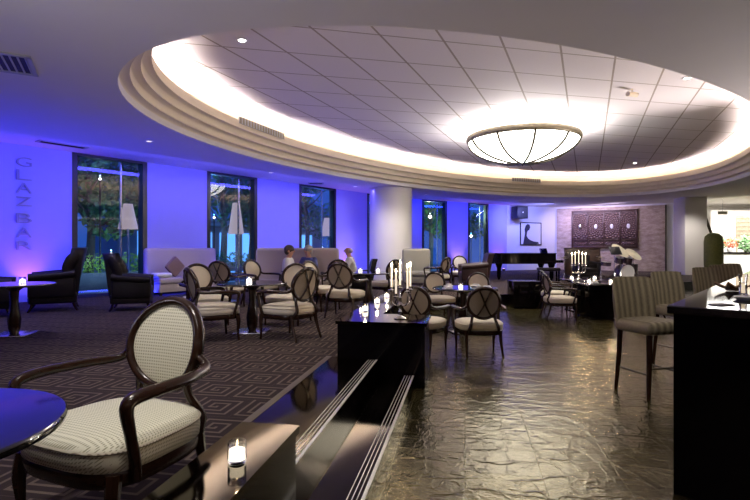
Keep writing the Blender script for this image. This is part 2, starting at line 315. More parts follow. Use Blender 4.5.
def tube(bm, pts, rad, n=8, smooth=0, closed=False, sx=1.0, sy=1.0, up=(0, 0, 1)):
    """rad: number or list matched to pts; section sx along side, sy along normal"""
    pts = [Vector(p) for p in pts]
    if isinstance(rad, (int, float)): rad = [rad] * len(pts)
    if smooth:
        m0 = len(pts); pts2 = catmull(pts, smooth); r2 = []
        for i in range(len(pts2)):
            f = i / smooth; a = min(int(f), m0 - 1); b_ = min(a + 1, m0 - 1); r2.append(rad[a] + (rad[b_] - rad[a]) * (f - a))
        pts, rad = pts2, r2
    N = len(pts); rings = []; side = None
    for i, p in enumerate(pts):
        if closed: tg = pts[(i + 1) % N] - pts[i - 1]
        else: tg = pts[min(i + 1, N - 1)] - pts[max(i - 1, 0)]
        if tg.length < 1e-9: tg = Vector((0, 0, 1))
        tg.normalize()
        if side is None:
            u = Vector(up)
            if abs(tg.dot(u)) > 0.9: u = Vector((0, 1, 0)) if abs(tg.y) < 0.9 else Vector((1, 0, 0))
            side = tg.cross(u).normalized()
        else: side = (side - tg * side.dot(tg)).normalized()
        nr = side.cross(tg)
        rings.append([bm.verts.new(p + side * (rad[i] * sx * math.cos(2 * PI * k / n)) + nr * (rad[i] * sy * math.sin(2 * PI * k / n))) for k in range(n)])
    rng = range(N) if closed else range(N - 1)
    for i in rng:
        a, b = rings[i], rings[(i + 1) % N]
        for k in range(n): bm.faces.new((a[k], a[(k + 1) % n], b[(k + 1) % n], b[k]))
    if not closed: bm.faces.new(rings[0][::-1]); bm.faces.new(rings[-1])
    bmesh.ops.recalc_face_normals(bm, faces=bm.faces); return bm
def ellipsoid(bm, c, r, u=16, v=10, rot=None):
    b = bmesh.new(); bmesh.ops.create_uvsphere(b, u_segments=u, v_segments=v, radius=1.0); bmesh.ops.scale(b, vec=r, verts=b.verts)
    mt = Matrix.Translation(Vector(c))
    if rot is not None: mt = mt @ rot
    merge(bm, b, mt); return bm
def obj(name, bm, mat, parent=None, label=None, kind=None, loc=None, rz=None, sharp=40, group=None, cat=None):
    me = bpy.data.meshes.new(name); bm.to_mesh(me); bm.free()
    for p in me.polygons: p.use_smooth = True
    me.set_sharp_from_angle(angle=math.radians(sharp))
    me.materials.append(M[mat] if isinstance(mat, str) else mat)
    o = bpy.data.objects.new(name, me); C.objects.link(o)
    if parent is not None: o.parent = parent
    if loc is not None: o.location = loc
    if rz is not None: o.rotation_euler = (0, 0, rz)
    if label: o['label'] = label
    if cat: o['category'] = cat
    if kind: o['kind'] = kind
    if group: o['group'] = group
    return o
def struct(name, bm, mat, label, parent=None, cat=None, sharp=40):
    return obj(name, bm, mat, parent, label if parent is None else None, 'structure', cat=(cat or name.split('_')[0].split('.')[0]) if parent is None else None, sharp=sharp)
def thing(name, label, cat, loc=(0, 0, 0), rz=0.0, group=None):
    o = bpy.data.objects.new(name, None); C.objects.link(o); o.empty_display_size = 0.1
    o.location = loc; o.rotation_euler = (0, 0, rz); o['label'] = label; o['category'] = cat
    if group: o['group'] = group
    return o
def dup(root, loc, rz, label, group=None, scale=None):
    r = root.copy(); C.objects.link(r); r.location = loc; r.rotation_euler = (0, 0, rz); r['label'] = label
    if group: r['group'] = group
    elif 'group' in r: del r['group']
    if scale: r.scale = (scale,) * 3
    def rec(a, b):
        for ch in [c for c in bpy.data.objects if c.parent == a]:
            c = ch.copy(); C.objects.link(c); c.parent = b; rec(ch, c)
    rec(root, r); return r
def face(phi):   # local +Y turned clockwise by phi degrees from world +Y
    return -math.radians(phi)
def nm(n, m, z=0.0): return Vector((CA * n + SA * m, -SA * n + CA * m, z))
def nmprism(bm, n0, n1, m0, m1, z0, z1):
    return prism(bm, [nm(n0, m0), nm(n1, m0), nm(n1, m1), nm(n0, m1)], z0, z1)
PL = 0.28   # level of the carpeted platform

# ================================================================ THE SETTING
ROOM_W = [W(-16)]
# stone floor
b = nb(); prism(b, [(-19, -7), (24, -7), (24, 10), (34, 22), (34, 37), (8, 37), (-2, 27), (-19, 4)], -0.12, 0.0)
struct('floor', b, 'floor', 'dark glossy slate tile floor with uneven olive and brown tiles')
# raised carpet platform
b = nb()
plat = [nm(-0.93, -6.0), nm(-0.93, 12.0), (3.75, 13.3), (6.0, 15.0), (13.3, 19.2), (16.0, 24.0), (16.2, 25.2), (10.3, 28.6), (7.2, 27.3), tuple(S2A), tuple(W(-16)), (-17.0, -6.0)]
prism(b, [tuple(p)[:2] for p in plat], 0.0, PL)
struct('floor', b, 'carpet', 'raised floor of dark brown carpet with a beige Greek key pattern')
riser = [nm(-0.93, 5.4), nm(-0.93, 12.0), Vector((3.75, 13.3, 0)), Vector((6.0, 15.0, 0)), Vector((13.3, 19.2, 0)), Vector((16.0, 24.0, 0))]
b = nb()
for A_, B_ in zip(riser, riser[1:]):
    d_ = (B_ - A_); L_ = d_.length; c_ = (A_ + B_) / 2; box(b, (c_.x, c_.y, PL / 2 + 0.004), (L_, 0.03, PL + 0.008), rot=RZ(math.atan2(d_.y, d_.x)))
struct('trim_12', b, 'black', 'black stone edge of the raised carpet floor')
# granite border beside the steps
b = nb(); nmprism(b, -1.46, -0.925, 2.0, 5.4, PL, PL + 0.012); struct('trim_1', b, 'granite', 'polished black stone border between the carpet and the steps')
b = nb(); nmprism(b, -1.52, -1.46, 2.0, 5.4, PL, PL + 0.016); struct('trim_2', b, simple('border_band', (0.07, 0.05, 0.03), 0.5), 'thin brown band along the edge of the carpet')
b = nb(); nmprism(b, -0.93, -0.53, 1.2, 5.34, 0.0, 0.14); st = struct('trim_3', b, 'granite', 'lower polished black step with pale metal nosing lines')
for i, o_ in enumerate((-0.012, -0.045, -0.072, -0.099)):
    b = nb(); wd = 0.010 if i == 0 else 0.0026; zz = 0.006 if i == 0 else 0.003
    nmprism(b, -0.53 + o_ - wd, -0.53 + o_ + wd, 1.2, 5.3, 0.135, 0.14 + zz); q = obj('nosing_line', b, 'nosing', st)
b = nb(); nmprism(b, -0.96, -0.928, 1.3, 5.34, 0.0, PL + 0.012); st = struct('trim_4', b, 'black', 'upper polished black riser with pale metal nosing lines')
for i, o_ in enumerate((-0.008, -0.041, -0.068, -0.095)):
    b = nb(); wd = 0.010 if i == 0 else 0.0026; zz = 0.006 if i == 0 else 0.003
    nmprism(b, -0.93 + o_ - wd, -0.93 + o_ + wd, 1.3, 5.3, PL + 0.008, PL + 0.012 + zz); q = obj('nosing_line', b, 'nosing', st)

# window wall, first straight run; s ranges of the openings
WIN1 = [(-6.2, -4.3), (0.0, 1.87), (3.73, 5.63), (7.54, 9.53), (11.5, 13.4)]
b = nb(); s0 = -16.0
def wallbox(bm, A, B, t, z0, z1):
    d = (B - A); L = d.length; d.normalize(); n_ = Vector((d.y, -d.x, 0))   # room side is +n
    c = (A + B) / 2 - n_ * (t / 2); box(bm, (c.x, c.y, (z0 + z1) / 2), (L, t, z1 - z0), rot=RZ(math.atan2(d.y, d.x)))
for a, e in WIN1 + [(13.9, None)]:
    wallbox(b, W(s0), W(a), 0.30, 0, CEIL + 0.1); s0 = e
struct('wall_left', b, 'bluewash_wall', 'long white wall washed in blue light with tall windows')
L5a, _ = on_line(S2A, S2B, 422); L5b, _ = on_line(S2A, S2B, 447); L6a, _ = on_line(S2A, S2B, 468); L6b, _ = on_line(S2A, S2B, 488.5)
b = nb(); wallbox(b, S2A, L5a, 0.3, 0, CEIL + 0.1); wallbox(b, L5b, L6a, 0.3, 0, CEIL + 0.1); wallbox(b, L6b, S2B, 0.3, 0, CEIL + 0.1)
struct('wall_left', b, 'bluewash_wall', 'far end of the blue window wall near the grand piano')
def window(i, A, B, label):
    d = (B - A); L = d.length; d.normalize(); n_ = Vector((d.y, -d.x, 0)); ang = math.atan2(d.y, d.x)
    r = bpy.data.objects.new('window_%d' % i, None); C.objects.link(r); r.location = (A + B) / 2 - n_ * 0.12; r.rotation_euler = (0, 0, ang); r['kind'] = 'structure'; r['label'] = label; r['category'] = 'window'
    f = nb(); z0, z1 = PL, CEIL
    for sx in (-1, 1): box(f, (sx * (L / 2 - 0.06), 0, (z0 + z1) / 2), (0.12, 0.26, z1 - z0))
    box(f, (0, 0, z1 - 0.03), (L - 0.24, 0.26, 0.06)); box(f, (0, 0, z0 + 0.04), (L - 0.24, 0.26, 0.08)); obj('window_frame', f, 'blackmat', r)
    f = nb(); box(f, (0.3 * L / 2, 0, (z0 + z1) / 2), (0.035, 0.06, z1 - z0 - 0.2)); obj('mullion', f, 'steel', r)
    f = nb(); box(f, (0, -0.03, (z0 + z1) / 2), (L - 0.24, 0.012, z1 - z0 - 0.14)); obj('pane', f, 'pane', r)
lab = ['tall window left of the bar lettering, out to the dark garden', 'tall dark window nearest the camera, right of the bar lettering', 'tall window showing pale sky and a branching tree above it', 'tall window behind the seated guests', 'tall window behind the round white column']
for i, (a, e) in enumerate(WIN1): window(i + 1, W(a), W(e), lab[i])
window(6, L5a, L5b, 'far window with a green lit tree outside, right of the white column')
window(7, L6a, L6b, 'farthest narrow window with cyan glow, beside the piano')
C2 = Vector((10.3, 28.6, 0)); C3 = Vector((16.3, 25.1, 0))
b = nb(); wallbox(b, S2B, C2, 0.3, 0, CEIL + 0.1); struct('wall_back', b, 'wall', 'pale blue-lit wall behind the piano with a framed picture')
b = nb(); wallbox(b, C2, C3, 0.3, 0, CEIL + 0.1); struct('wall_back', b, 'wall', 'lilac wall behind the stone slab and the drum kit')
# travertine slab with trim edge
fd = (C3 - C2).normalized(); fn = Vector((fd.y, -fd.x, 0))
F1, t1 = on_line(C2, C3, 557); F2, t2 = on_line(C2, C3, 665)
b = nb(); box(b, tuple((F1 + F2) / 2 + fn * 0.05 + Vector((0, 0, 2.0))), ((F2 - F1).length, 0.10, 3.44), rot=RZ(math.atan2(fd.y, fd.x)))
struct('trim_5', b, 'travertine', 'big veined beige stone slab on the far wall')
b = nb(); e_ = F2 + fn * 0.06 + fd * 0.04; box(b, (e_.x, e_.y, 2.0), (0.07, 0.14, 3.46), rot=RZ(math.atan2(fd.y, fd.x))); struct('trim_6', b, 'bronze', 'dark edge strip on the right of the stone slab')
# square white column beside the lobby opening
b = nb(); box(b, (14.55, 23.1, 1.9), (1.0, 0.9, 3.84), bev=0.02); struct('wall_column', b, 'column', 'square white column left of the bright entrance hall', cat='column')
# round column
b = nb(); lathe(b, [(0.83, 0.0), (0.83, 3.84)], 48, (0.62, 19.6, 0.0)); struct('wall_column', b, 'column', 'round white column standing in front of the window wall', cat='column')
# remaining walls
b = nb(); wallbox(b, Vector((-17.0, -6.2, 0)), W(-16) + Vector((-0.1, 0.2, 0)), 0.2, 0, CEIL + 0.1); struct('wall_end', b, 'wall', 'end wall on the left beyond the frame')
b = nb(); wallbox(b, Vector((24, -6.2, 0)), Vector((-17.0, -6.2, 0)), 0.2, 0, CEIL + 0.1); struct('wall_front', b, 'cabinet', 'wall behind the viewer')
b = nb(); wallbox(b, Vector((24, 10.2, 0)), Vector((24, -6.2, 0)), 0.2, 0, CEIL + 0.1); struct('wall_right', b, 'cabinet', 'wall behind the bar counter')

# ---- ceiling with an oval coffer
EX, EY, EA, EB, ET = 4.27, 14.0, 10.7, 5.6, 0.837
def ell(ins, th):
    x = (EA - ins) * math.cos(th); y = (EB - ins) * math.sin(th); c, s = math.cos(ET), math.sin(ET)
    return EX + x * c - y * s, EY + x * s + y * c
NE = 144
outer = [(-17.3, -6.4), (24.2, -6.4), (24.2, 10.0), (20.0, 16.8), (16.6, 22.1), (15.6, 23.7), (16.5, 25.4), (10.35, 28.9), (7.1, 27.6), (S2A.x - 0.1, S2A.y + 0.2), (W(-16).x - 0.3, W(-16).y + 0.1)]
def ray_outer(ang):
    d = Vector((math.cos(ang), math.sin(ang))); best = None; n = len(outer)
    for i in range(n):
        p = Vector(outer[i]) - Vector((EX, EY)); q = Vector(outer[(i + 1) % n]) - Vector((EX, EY)); e = q - p
        den = d.x * e.y - d.y * e.x
        if abs(den) < 1e-9: continue
        t = (p.x * e.y - p.y * e.x) / den; u = (p.x * d.y - p.y * d.x) / den
        if t > 0 and -1e-6 <= u <= 1 + 1e-6 and (best is None or t > best): best = t
    return EX + d.x * best, EY + d.y * best
angs = []
for i in range(NE):
    x, y = ell(0, 2 * PI * i / NE); angs.append((math.atan2(y - EY, x - EX), (x, y)))
for c in outer:
    a = math.atan2(c[1] - EY, c[0] - EX)
    # point of the ellipse in that direction
    u = a - ET; r = EA * EB / math.sqrt((EB * math.cos(u)) ** 2 + (EA * math.sin(u)) ** 2); angs.append((a, (EX + r * math.cos(a), EY + r * math.sin(a))))
angs.sort()
b = nb(); vi = []; vo = []
for a, p in angs:
    vi.append(b.verts.new((p[0], p[1], CEIL))); o_ = ray_outer(a); vo.append(b.verts.new((o_[0], o_[1], CEIL)))
n = len(vi)
for i in range(n):
    j = (i + 1) % n; b.faces.new((vi[i], vi[j], vo[j], vo[i]))
bmesh.ops.recalc_face_normals(b, faces=b.faces)
ext = bmesh.ops.extrude_face_region(b, geom=b.faces[:]); bmesh.ops.translate(b, vec=(0, 0, 0.12), verts=[v for v in ext['geom'] if isinstance(v, bmesh.types.BMVert)])
bmesh.ops.recalc_face_normals(b, faces=b.faces)
ceil_o = struct('ceiling', b, 'ceil', 'low grey painted ceiling around the oval recess', sharp=30)
def ring_band(bm, prof):   # prof: list of (inset, z)
    rows = [[bm.verts.new((*ell(i_, 2 * PI * k / NE), z_)) for k in range(NE)] for i_, z_ in prof]
    for a, c in zip(rows, rows[1:]):
        for k in range(NE):
            j = (k + 1) % NE; bm.faces.new((a[k], a[j], c[j], c[k]))
for k in range(4):
    i0 = 0.145 * k; z0 = CEIL + 0.155 * k; b = nb()
    nxt = i0 + 0.145
    if k < 3: prof = [(i0 + 0.0, z0), (i0 - 0.015, z0 + 0.015), (i0 - 0.02, z0 + 0.06), (i0 - 0.01, z0 + 0.135), (i0 + 0.02, z0 + 0.155), (nxt + 0.005, z0 + 0.156)]
    else: prof = [(i0, z0), (i0 - 0.012, z0 + 0.015), (i0 - 0.012, z0 + 0.185), (i0 - 0.03, z0 + 0.20), (i0 - 0.08, z0 + 0.20), (i0 - 0.085, z0 + 0.10), (i0 - 0.65, z0 + 0.10), (i0 - 0.66, 4.86)]
    ring_band(b, prof)
    struct('trim_%d' % (7 + k), b, 'ring', ['lowest and widest', 'second', 'third', 'innermost and tallest'][k] + ' cream step of the oval ceiling recess', sharp=50)
b = nb(); prism(b, [ell(-0.35, 2 * PI * k / NE) for k in range(NE)], 4.84, 4.92); struct('ceiling', b, 'tile', 'tiled white ceiling inside the oval recess')
# cove light strip lying behind the lip
b = nb(); rows = []
for k in range(NE):
    th = 2 * PI * k / NE; rows.append((b.verts.new((*ell(0.25, th), 4.40)), b.verts.new((*ell(0.19, th), 4.43))))
for k in range(NE):
    a, c = rows[k], rows[(k + 1) % NE]; b.faces.new((a[0], c[0], c[1], a[1]))
bmesh.ops.recalc_face_normals(b, faces=b.faces)
obj('cove_light', b, 'cove', None, 'hidden warm light strip running round the cove of the oval recess', None, cat='light')

# ---- lobby beyond
b = nb(); prism(b, [(15.6, 23.6), (20.0, 16.6), (24.2, 9.9), (34, 22), (34, 37), (15.0, 37), (14.6, 26.2)], 4.4, 4.5); struct('ceiling', b, 'ceil', 'bright ceiling of the entrance hall')
b = nb(); wallbox(b, Vector((15.2, 35.0, 0)), Vector((34, 35.0, 0)), 0.2, 0, 4.4); struct('wall_lobby', b, 'column', 'bright far wall of the entrance hall')
b = nb(); wallbox(b, Vector((16.0, 25.2, 0)), Vector((16.0, 35.1, 0)), 0.2, 0, 4.4); struct('wall_lobby', b, 'column', 'side wall of the entrance hall')
b = nb(); wallbox(b, Vector((33.9, 35.0, 0)), Vector((33.9, 21.9, 0)), 0.2, 0, 4.4); wallbox(b, Vector((33.9, 22.1, 0)), Vector((24.1, 10.1, 0)), 0.2, 0, 4.4); struct('wall_lobby', b, 'column', 'right wall of the entrance hall')
b = nb(); 
for A, B in (((15.6, 23.7), (16.6, 22.1)), ((16.6, 22.1), (20, 16.8)), ((20, 16.8), (24.2, 10.0))): wallbox(b, Vector((*A, 0)), Vector((*B, 0)), 0.1, CEIL, 4.45)
struct('trim_11', b, 'ceil', 'edge where the low ceiling meets the entrance hall')

# ================================================================ PLINTHS, BAR
def plinth(name, polys, z0, z1, label, cat):
    t = thing(name, label, cat, (0, 0, 0))
    b = nb(); tp = nb()
    for (n0, n1, m0, m1) in polys:
        nmprism(b, n0, n1, m0, m1, z0, z1 - 0.035)
    return t, b, tp
# L-shaped plinth: front bar and arm
t = thing('low_plinth', 'low black L-shaped divider with glossy top at the end of the steps', 'divider', tuple(nm(-0.9, 5.6)))
def local_poly(t, pts): return [(p.x - t.location.x, p.y - t.location.y) for p in pts]
Lp = [nm(-1.38, 5.34), nm(-0.42, 5.34), nm(-0.42, 5.98), nm(-1.0, 5.98), nm(-1.0, 8.95), nm(-1.38, 8.95)]
b = nb(); prism(b, local_poly(t, Lp), 0.0, 0.665); obj('body', b, 'black', t)
Lq = [nm(-1.40, 5.32), nm(-0.40, 5.32), nm(-0.40, 6.0), nm(-0.98, 6.0), nm(-0.98, 8.97), nm(-1.40, 8.97)]
b = nb(); prism(b, local_poly(t, Lq), 0.665, 0.70); obj('top_slab', b, 'granite', t, sharp=15)
t = thing('low_plinth', 'low black divider at the near end of the steps with a glass votive on it', 'divider', tuple(nm(-0.87, 1.5)))
b = nb(); prism(b, local_poly(t, [nm(-1.0, 0.2), nm(-0.745, 0.2), nm(-0.745, 2.14), nm(-1.0, 2.14)]), 0.0, 0.665); obj('body', b, 'black', t)
b = nb(); prism(b, local_poly(t, [nm(-1.01, 0.19), nm(-0.735, 0.19), nm(-0.735, 2.16), nm(-1.01, 2.16)]), 0.665, 0.70); obj('top_slab', b, 'granite', t, sharp=15)
# black cube
b = nb(); box(b, (0, 0, 0.335), (0.72, 0.6, 0.67), bev=0.01)
obj('black_cube_stand', b, 'black', None, 'black cube stand on the slate floor in front of the piano', None, (3.80, 12.7, 0), 0.0, cat='stand')
# bar counter
BA = math.radians(49.3)   # direction of its long edge from +X
bt = thing('bar_counter', 'black bar counter with a mirror-polished dark top', 'bar', (1.78, 3.05, 0), 0)
be1 = Vector((math.cos(BA), math.sin(BA), 0)); be2 = Vector((math.sin(BA), -math.cos(BA), 0))
def bp(a, c): v = be1 * a + be2 * c; return (v.x, v.y)
b = nb(); prism(b, [bp(0.03, 0.03), bp(0.03, 2.2), bp(6.2, 2.2), bp(6.2, 0.03)][::-1], 0.0, 1.10); obj('body', b, 'black', bt)
b = nb(); prism(b, [bp(0, 0), bp(0, 2.25), bp(6.25, 2.25), bp(6.25, 0)][::-1], 1.10, 1.15); bmesh.ops.bevel(b, geom=b.edges[:], offset=0.006, segments=2, profile=0.5, affect='EDGES'); obj('counter_top', b, 'gloss', bt, sharp=15)

# ================================================================ FURNITURE
def superel(a, c, p=2.6, n=40):
    out = []
    for i in range(n):
        th = 2 * PI * i / n; co, si = math.cos(th), math.sin(th)
        out.append((a * math.copysign(abs(co) ** (2 / p), co), c * math.copysign(abs(si) ** (2 / p), si)))
    return out
def seat_shape(prof, a=0.325, c=0.31, p=3.2, cy=0.03, front=1.05, n=56):
    """prof: (scale, z) rows; closed top and bottom"""
    bm = nb(); S = superel(a, c, p, n); rows = []
    for s, z in prof:
        rows.append([bm.verts.new((x * s * (1 + (front - 1) * y / c), cy + y * s, z)) for x, y in S])
    for r0, r1 in zip(rows, rows[1:]):
        for k in range(n): bm.faces.new((r0[k], r0[(k + 1) % n], r1[(k + 1) % n], r1[k]))
    bm.faces.new(rows[0][::-1]); bm.faces.new(rows[-1]); bmesh.ops.recalc_face_normals(bm, faces=bm.faces); return bm
TILT = math.radians(11)
def back_pt(u, v, off=0.0):
    """point on the reclined oval: u across, v up from its centre, off towards the front"""
    curve = 0.05 * (u / 0.25) ** 2
    y0 = -0.275 - math.sin(TILT) * v + (off + curve) * math.cos(TILT); z0 = 0.735 + math.cos(TILT) * v + (off + curve) * math.sin(TILT) * 0.5
    return (u, y0, z0)
AO, BO = 0.222, 0.215
def oval_pad(off0, off1, k=0.93, dome=0.025, n=40, rows=6):
    bm = nb(); R = []
    for j in range(rows + 1):
        s = k * (1 - j / (rows + 0.0)) if j else k
        if j == rows: R.append([bm.verts.new(back_pt(0, 0, off1 + dome))]); continue
        d = dome * (1 - (s / k) ** 2) ** 0.8 if s < k else 0
        R.append([bm.verts.new(back_pt(AO * s * math.cos(2 * PI * i / n), BO * s * math.sin(2 * PI * i / n), off1 + d)) for i in range(n)])
    base = [bm.verts.new(back_pt(AO * k * math.cos(2 * PI * i / n), BO * k * math.sin(2 * PI * i / n), off0)) for i in range(n)]
    for i in range(n): bm.faces.new((base[i], base[(i + 1) % n], R[0][(i + 1) % n], R[0][i]))
    for a, c in zip(R, R[1:]):
        for i in range(n):
            if len(c) == 1: bm.faces.new((a[i], a[(i + 1) % n], c[0]))
            else: bm.faces.new((a[i], a[(i + 1) % n], c[(i + 1) % n], c[i]))
    bm.faces.new(base[::-1]); bmesh.ops.recalc_face_normals(bm, faces=bm.faces); return bm
def make_chair(label, loc, phi, weave=False, group=None):
    t = thing('oval_back_armchair', label, 'chair', loc, face(phi), group)
    obj('seat', seat_shape([(0.93, 0.345), (0.99, 0.355), (1.0, 0.39), (0.995, 0.43), (0.95, 0.452), (0.8, 0.468), (0.5, 0.478), (0.2, 0.481)]), 'dots_seat' if weave else 'cream_seat', t, sharp=60)
    b = seat_shape([(1.0, 0.425), (1.012, 0.431), (1.0, 0.437)])
    obj('welt', b, 'dots_side' if weave else 'cream_seat', t, sharp=60)
    obj('seat_rail', seat_shape([(0.94, 0.285), (0.97, 0.295), (0.985, 0.335), (0.96, 0.352)]), 'wood', t, sharp=60)
    b = nb(); tube(b, [back_pt(AO * math.cos(2 * PI * i / 48), BO * math.sin(2 * PI * i / 48)) for i in range(48)], 0.027, 10, closed=True, sx=0.95, sy=1.15)
    obj('backrest_frame', b, 'wood', t, sharp=60)
    obj('backrest_pad', oval_pad(0.0, 0.012, 0.93), 'dots_back' if weave else 'cream_seat', t, sharp=60)
    obj('backrest_panel', oval_pad(-0.002, -0.014, 0.93, -0.006), 'brownfab', t, sharp=60)
    for s in (-1, 1):
        b = nb(); tube(b, [back_pt(s * 0.085, BO * 0.92, -0.030), back_pt(s * 0.03, BO * 0.35, -0.034), back_pt(s * -0.035, -BO * 0.35, -0.034), back_pt(s * -0.105, -BO * 0.88, -0.030)], 0.012, 8, smooth=4); obj('cross_slat', b, 'woodx', t)
        b = nb(); p = back_pt(s * 0.150, -0.160); tube(b, [p, (s * 0.165, p[1] - 0.012, 0.50), (s * 0.195, -0.285, 0.40), (s * 0.215, -0.25, 0.33)], [0.022, 0.020, 0.024, 0.026], 8, smooth=4); obj('back_post', b, 'wood', t)
        b = nb(); tube(b, [(s * 0.235, -0.225, 0.34), (s * 0.24, -0.25, 0.2), (s * 0.25, -0.32, 0.0)], [0.028, 0.022, 0.015], 8, smooth=4); obj('leg', b, 'wood', t)
        b = nb(); tube(b, [(s * 0.275, 0.265, 0.345), (s * 0.285, 0.28, 0.24), (s * 0.28, 0.275, 0.12), (s * 0.28, 0.285, 0.0)], [0.032, 0.028, 0.018, 0.015], 8, smooth=4); obj('leg', b, 'wood', t)
        p = back_pt(s * 0.222, -0.03)
        b = nb(); tube(b, [p, (s * 0.285, -0.22, 0.655), (s * 0.345, -0.06, 0.65), (s * 0.360, 0.12, 0.650), (s * 0.350, 0.235, 0.64), (s * 0.345, 0.265, 0.605), (s * 0.342, 0.245, 0.50), (s * 0.335, 0.22, 0.40), (s * 0.315, 0.20, 0.31)],
                          [0.018, 0.022, 0.024, 0.025, 0.026, 0.025, 0.021, 0.021, 0.024], 10, smooth=5, sx=1.15, sy=0.9); obj('armrest', b, 'wood', t, sharp=60)
    return t
chair_near = make_chair('dark-framed oval armchair with dotted cream weave, nearest the camera', (-1.15, 2.28, PL), -156, True)
ch = make_chair('cream oval chair with crossed back slats at right front of the votive table', (-1.14, 6.78, PL), -57)
def chair(x, y, phi, label, z=PL, group=None, scale=None):
    return dup(ch, (x, y, z), face(phi), label, group, scale)
chair(-2.20, 6.72, 57, 'cream oval chair seen from behind at left front of the votive table')
chair(-2.72, 7.95, 140, 'cream oval chair facing the viewer, back left of the votive table')
chair(-1.40, 8.15, -165, 'cream oval chair facing the viewer, back right of the votive table')
chair(-3.06, 10.2, 12, 'cross-backed oval chair in front of the banquette with the cushion')
chair(-2.50, 10.85, 125, 'cream oval chair at left of the two seated guests, seen from the side')
chair(-1.10, 9.9, 124, 'cream oval chair turned right, in front of the guest in blue')
chair(-0.86, 11.5, -8, 'small cross-backed oval chair left of the guest in the dark armchair')
chair(-0.54, 8.9, 17, 'large cross-backed oval chair left of the round white column')
chair(0.24, 11.45, -48, 'cross-backed oval chair standing before the round white column')
chair(1.83, 14.4, -50, 'far brown-backed oval chair by the beige high-backed armchair')
chair(2.82, 16.4, 180, 'farthest oval chair, against the blue wall by the uplight')
chair(1.36, 10.75, 168, 'cream oval chair facing the viewer at back left of the dining table', 0)
chair(2.20, 10.6, 188, 'cream oval chair facing the viewer at back right of the dining table', 0)
chair(1.50, 7.18, -2, 'cross-backed oval chair in front of the dining table on the slate floor', 0)
chair(0.68, 7.35, 27, 'cross-backed oval chair directly behind the L-shaped divider', 0)
chair(3.92, 10.7, 92, 'nearer of two oval chairs side-on at the table with the candelabra', 0)
chair(4.30, 12.0, 92, 'farther of two oval chairs side-on at the table with the candelabra', 0)
chair(5.75, 10.7, -95, 'oval chair on the right of the candelabra table, behind the bar stools', 0)

# tables
def make_table(label, loc, r=0.45, h=0.72):
    t = thing('round_pedestal_table', label, 'table', loc)
    b = nb(); lathe(b, [(r - 0.03, h - 0.032), (r - 0.004, h - 0.026), (r, h - 0.016), (r, h - 0.006), (r - 0.005, h), (r - 0.05, h + 0.0003)], 64); obj('tabletop', b, 'gloss', t)
    b = nb(); lathe(b, [(0.05, 0.02), (0.075, 0.10), (0.085, 0.22), (0.06, 0.36), (0.05, 0.5), (0.06, 0.62), (0.13, h - 0.045)], 24); obj('column', b, 'wood', t)
    b = nb(); box(b, (0, 0, 0.012), (0.46, 0.46, 0.024), 0.008); obj('base', b, 'steel', t); return t
tb = make_table('black-topped round table nearest the camera reflecting blue light', (-1.34, 1.36, PL), 0.43)
ta = make_table('dark round table with a bright votive, ringed by four oval chairs', (-1.78, 7.25, PL), 0.50)
def table(x, y, label, z=PL, s=None):
    return dup(ta, (x, y, z), 0.2, label, None, s)
table(-5.05, 7.0, 'dark round table with a column leg at the left edge, before the wing chair')
table(-0.12, 10.3, 'dark round table with two candles left of the white column')
table(-1.67, 11.05, 'dark round table in front of the two seated guests').scale = (0.8, 0.8, 1)
table(-3.35, 11.35, 'dark round table before the banquette with the cushion', s=0.95)
table(2.02, 15.35, 'small dark round table between far chair and leather chaise', s=0.9)
table(1.58, 8.95, 'dining table on the slate floor set with napkins and a votive', 0, 1.1)
def square_table(x, y, label):
    t = thing('square_dining_table', label, 'table', (x, y, 0), 0.05)
    b = nb(); box(b, (0, 0, 0.73), (0.86, 0.86, 0.04), 0.008); obj('tabletop', b, 'gloss', t)
    b = nb(); box(b, (0, 0, 0.34), (0.42, 0.42, 0.68)); box(b, (0, 0, 0.69), (0.6, 0.6, 0.03)); obj('pedestal', b, 'black', t)
    b = nb(); box(b, (0, 0, 0.015), (0.7, 0.7, 0.03), 0.008); obj('base', b, 'black', t)
square_table(4.82, 10.75, 'square black table nearer the bar, holding two lit votives')
square_table(5.0, 11.9, 'square black table under the right candelabra')
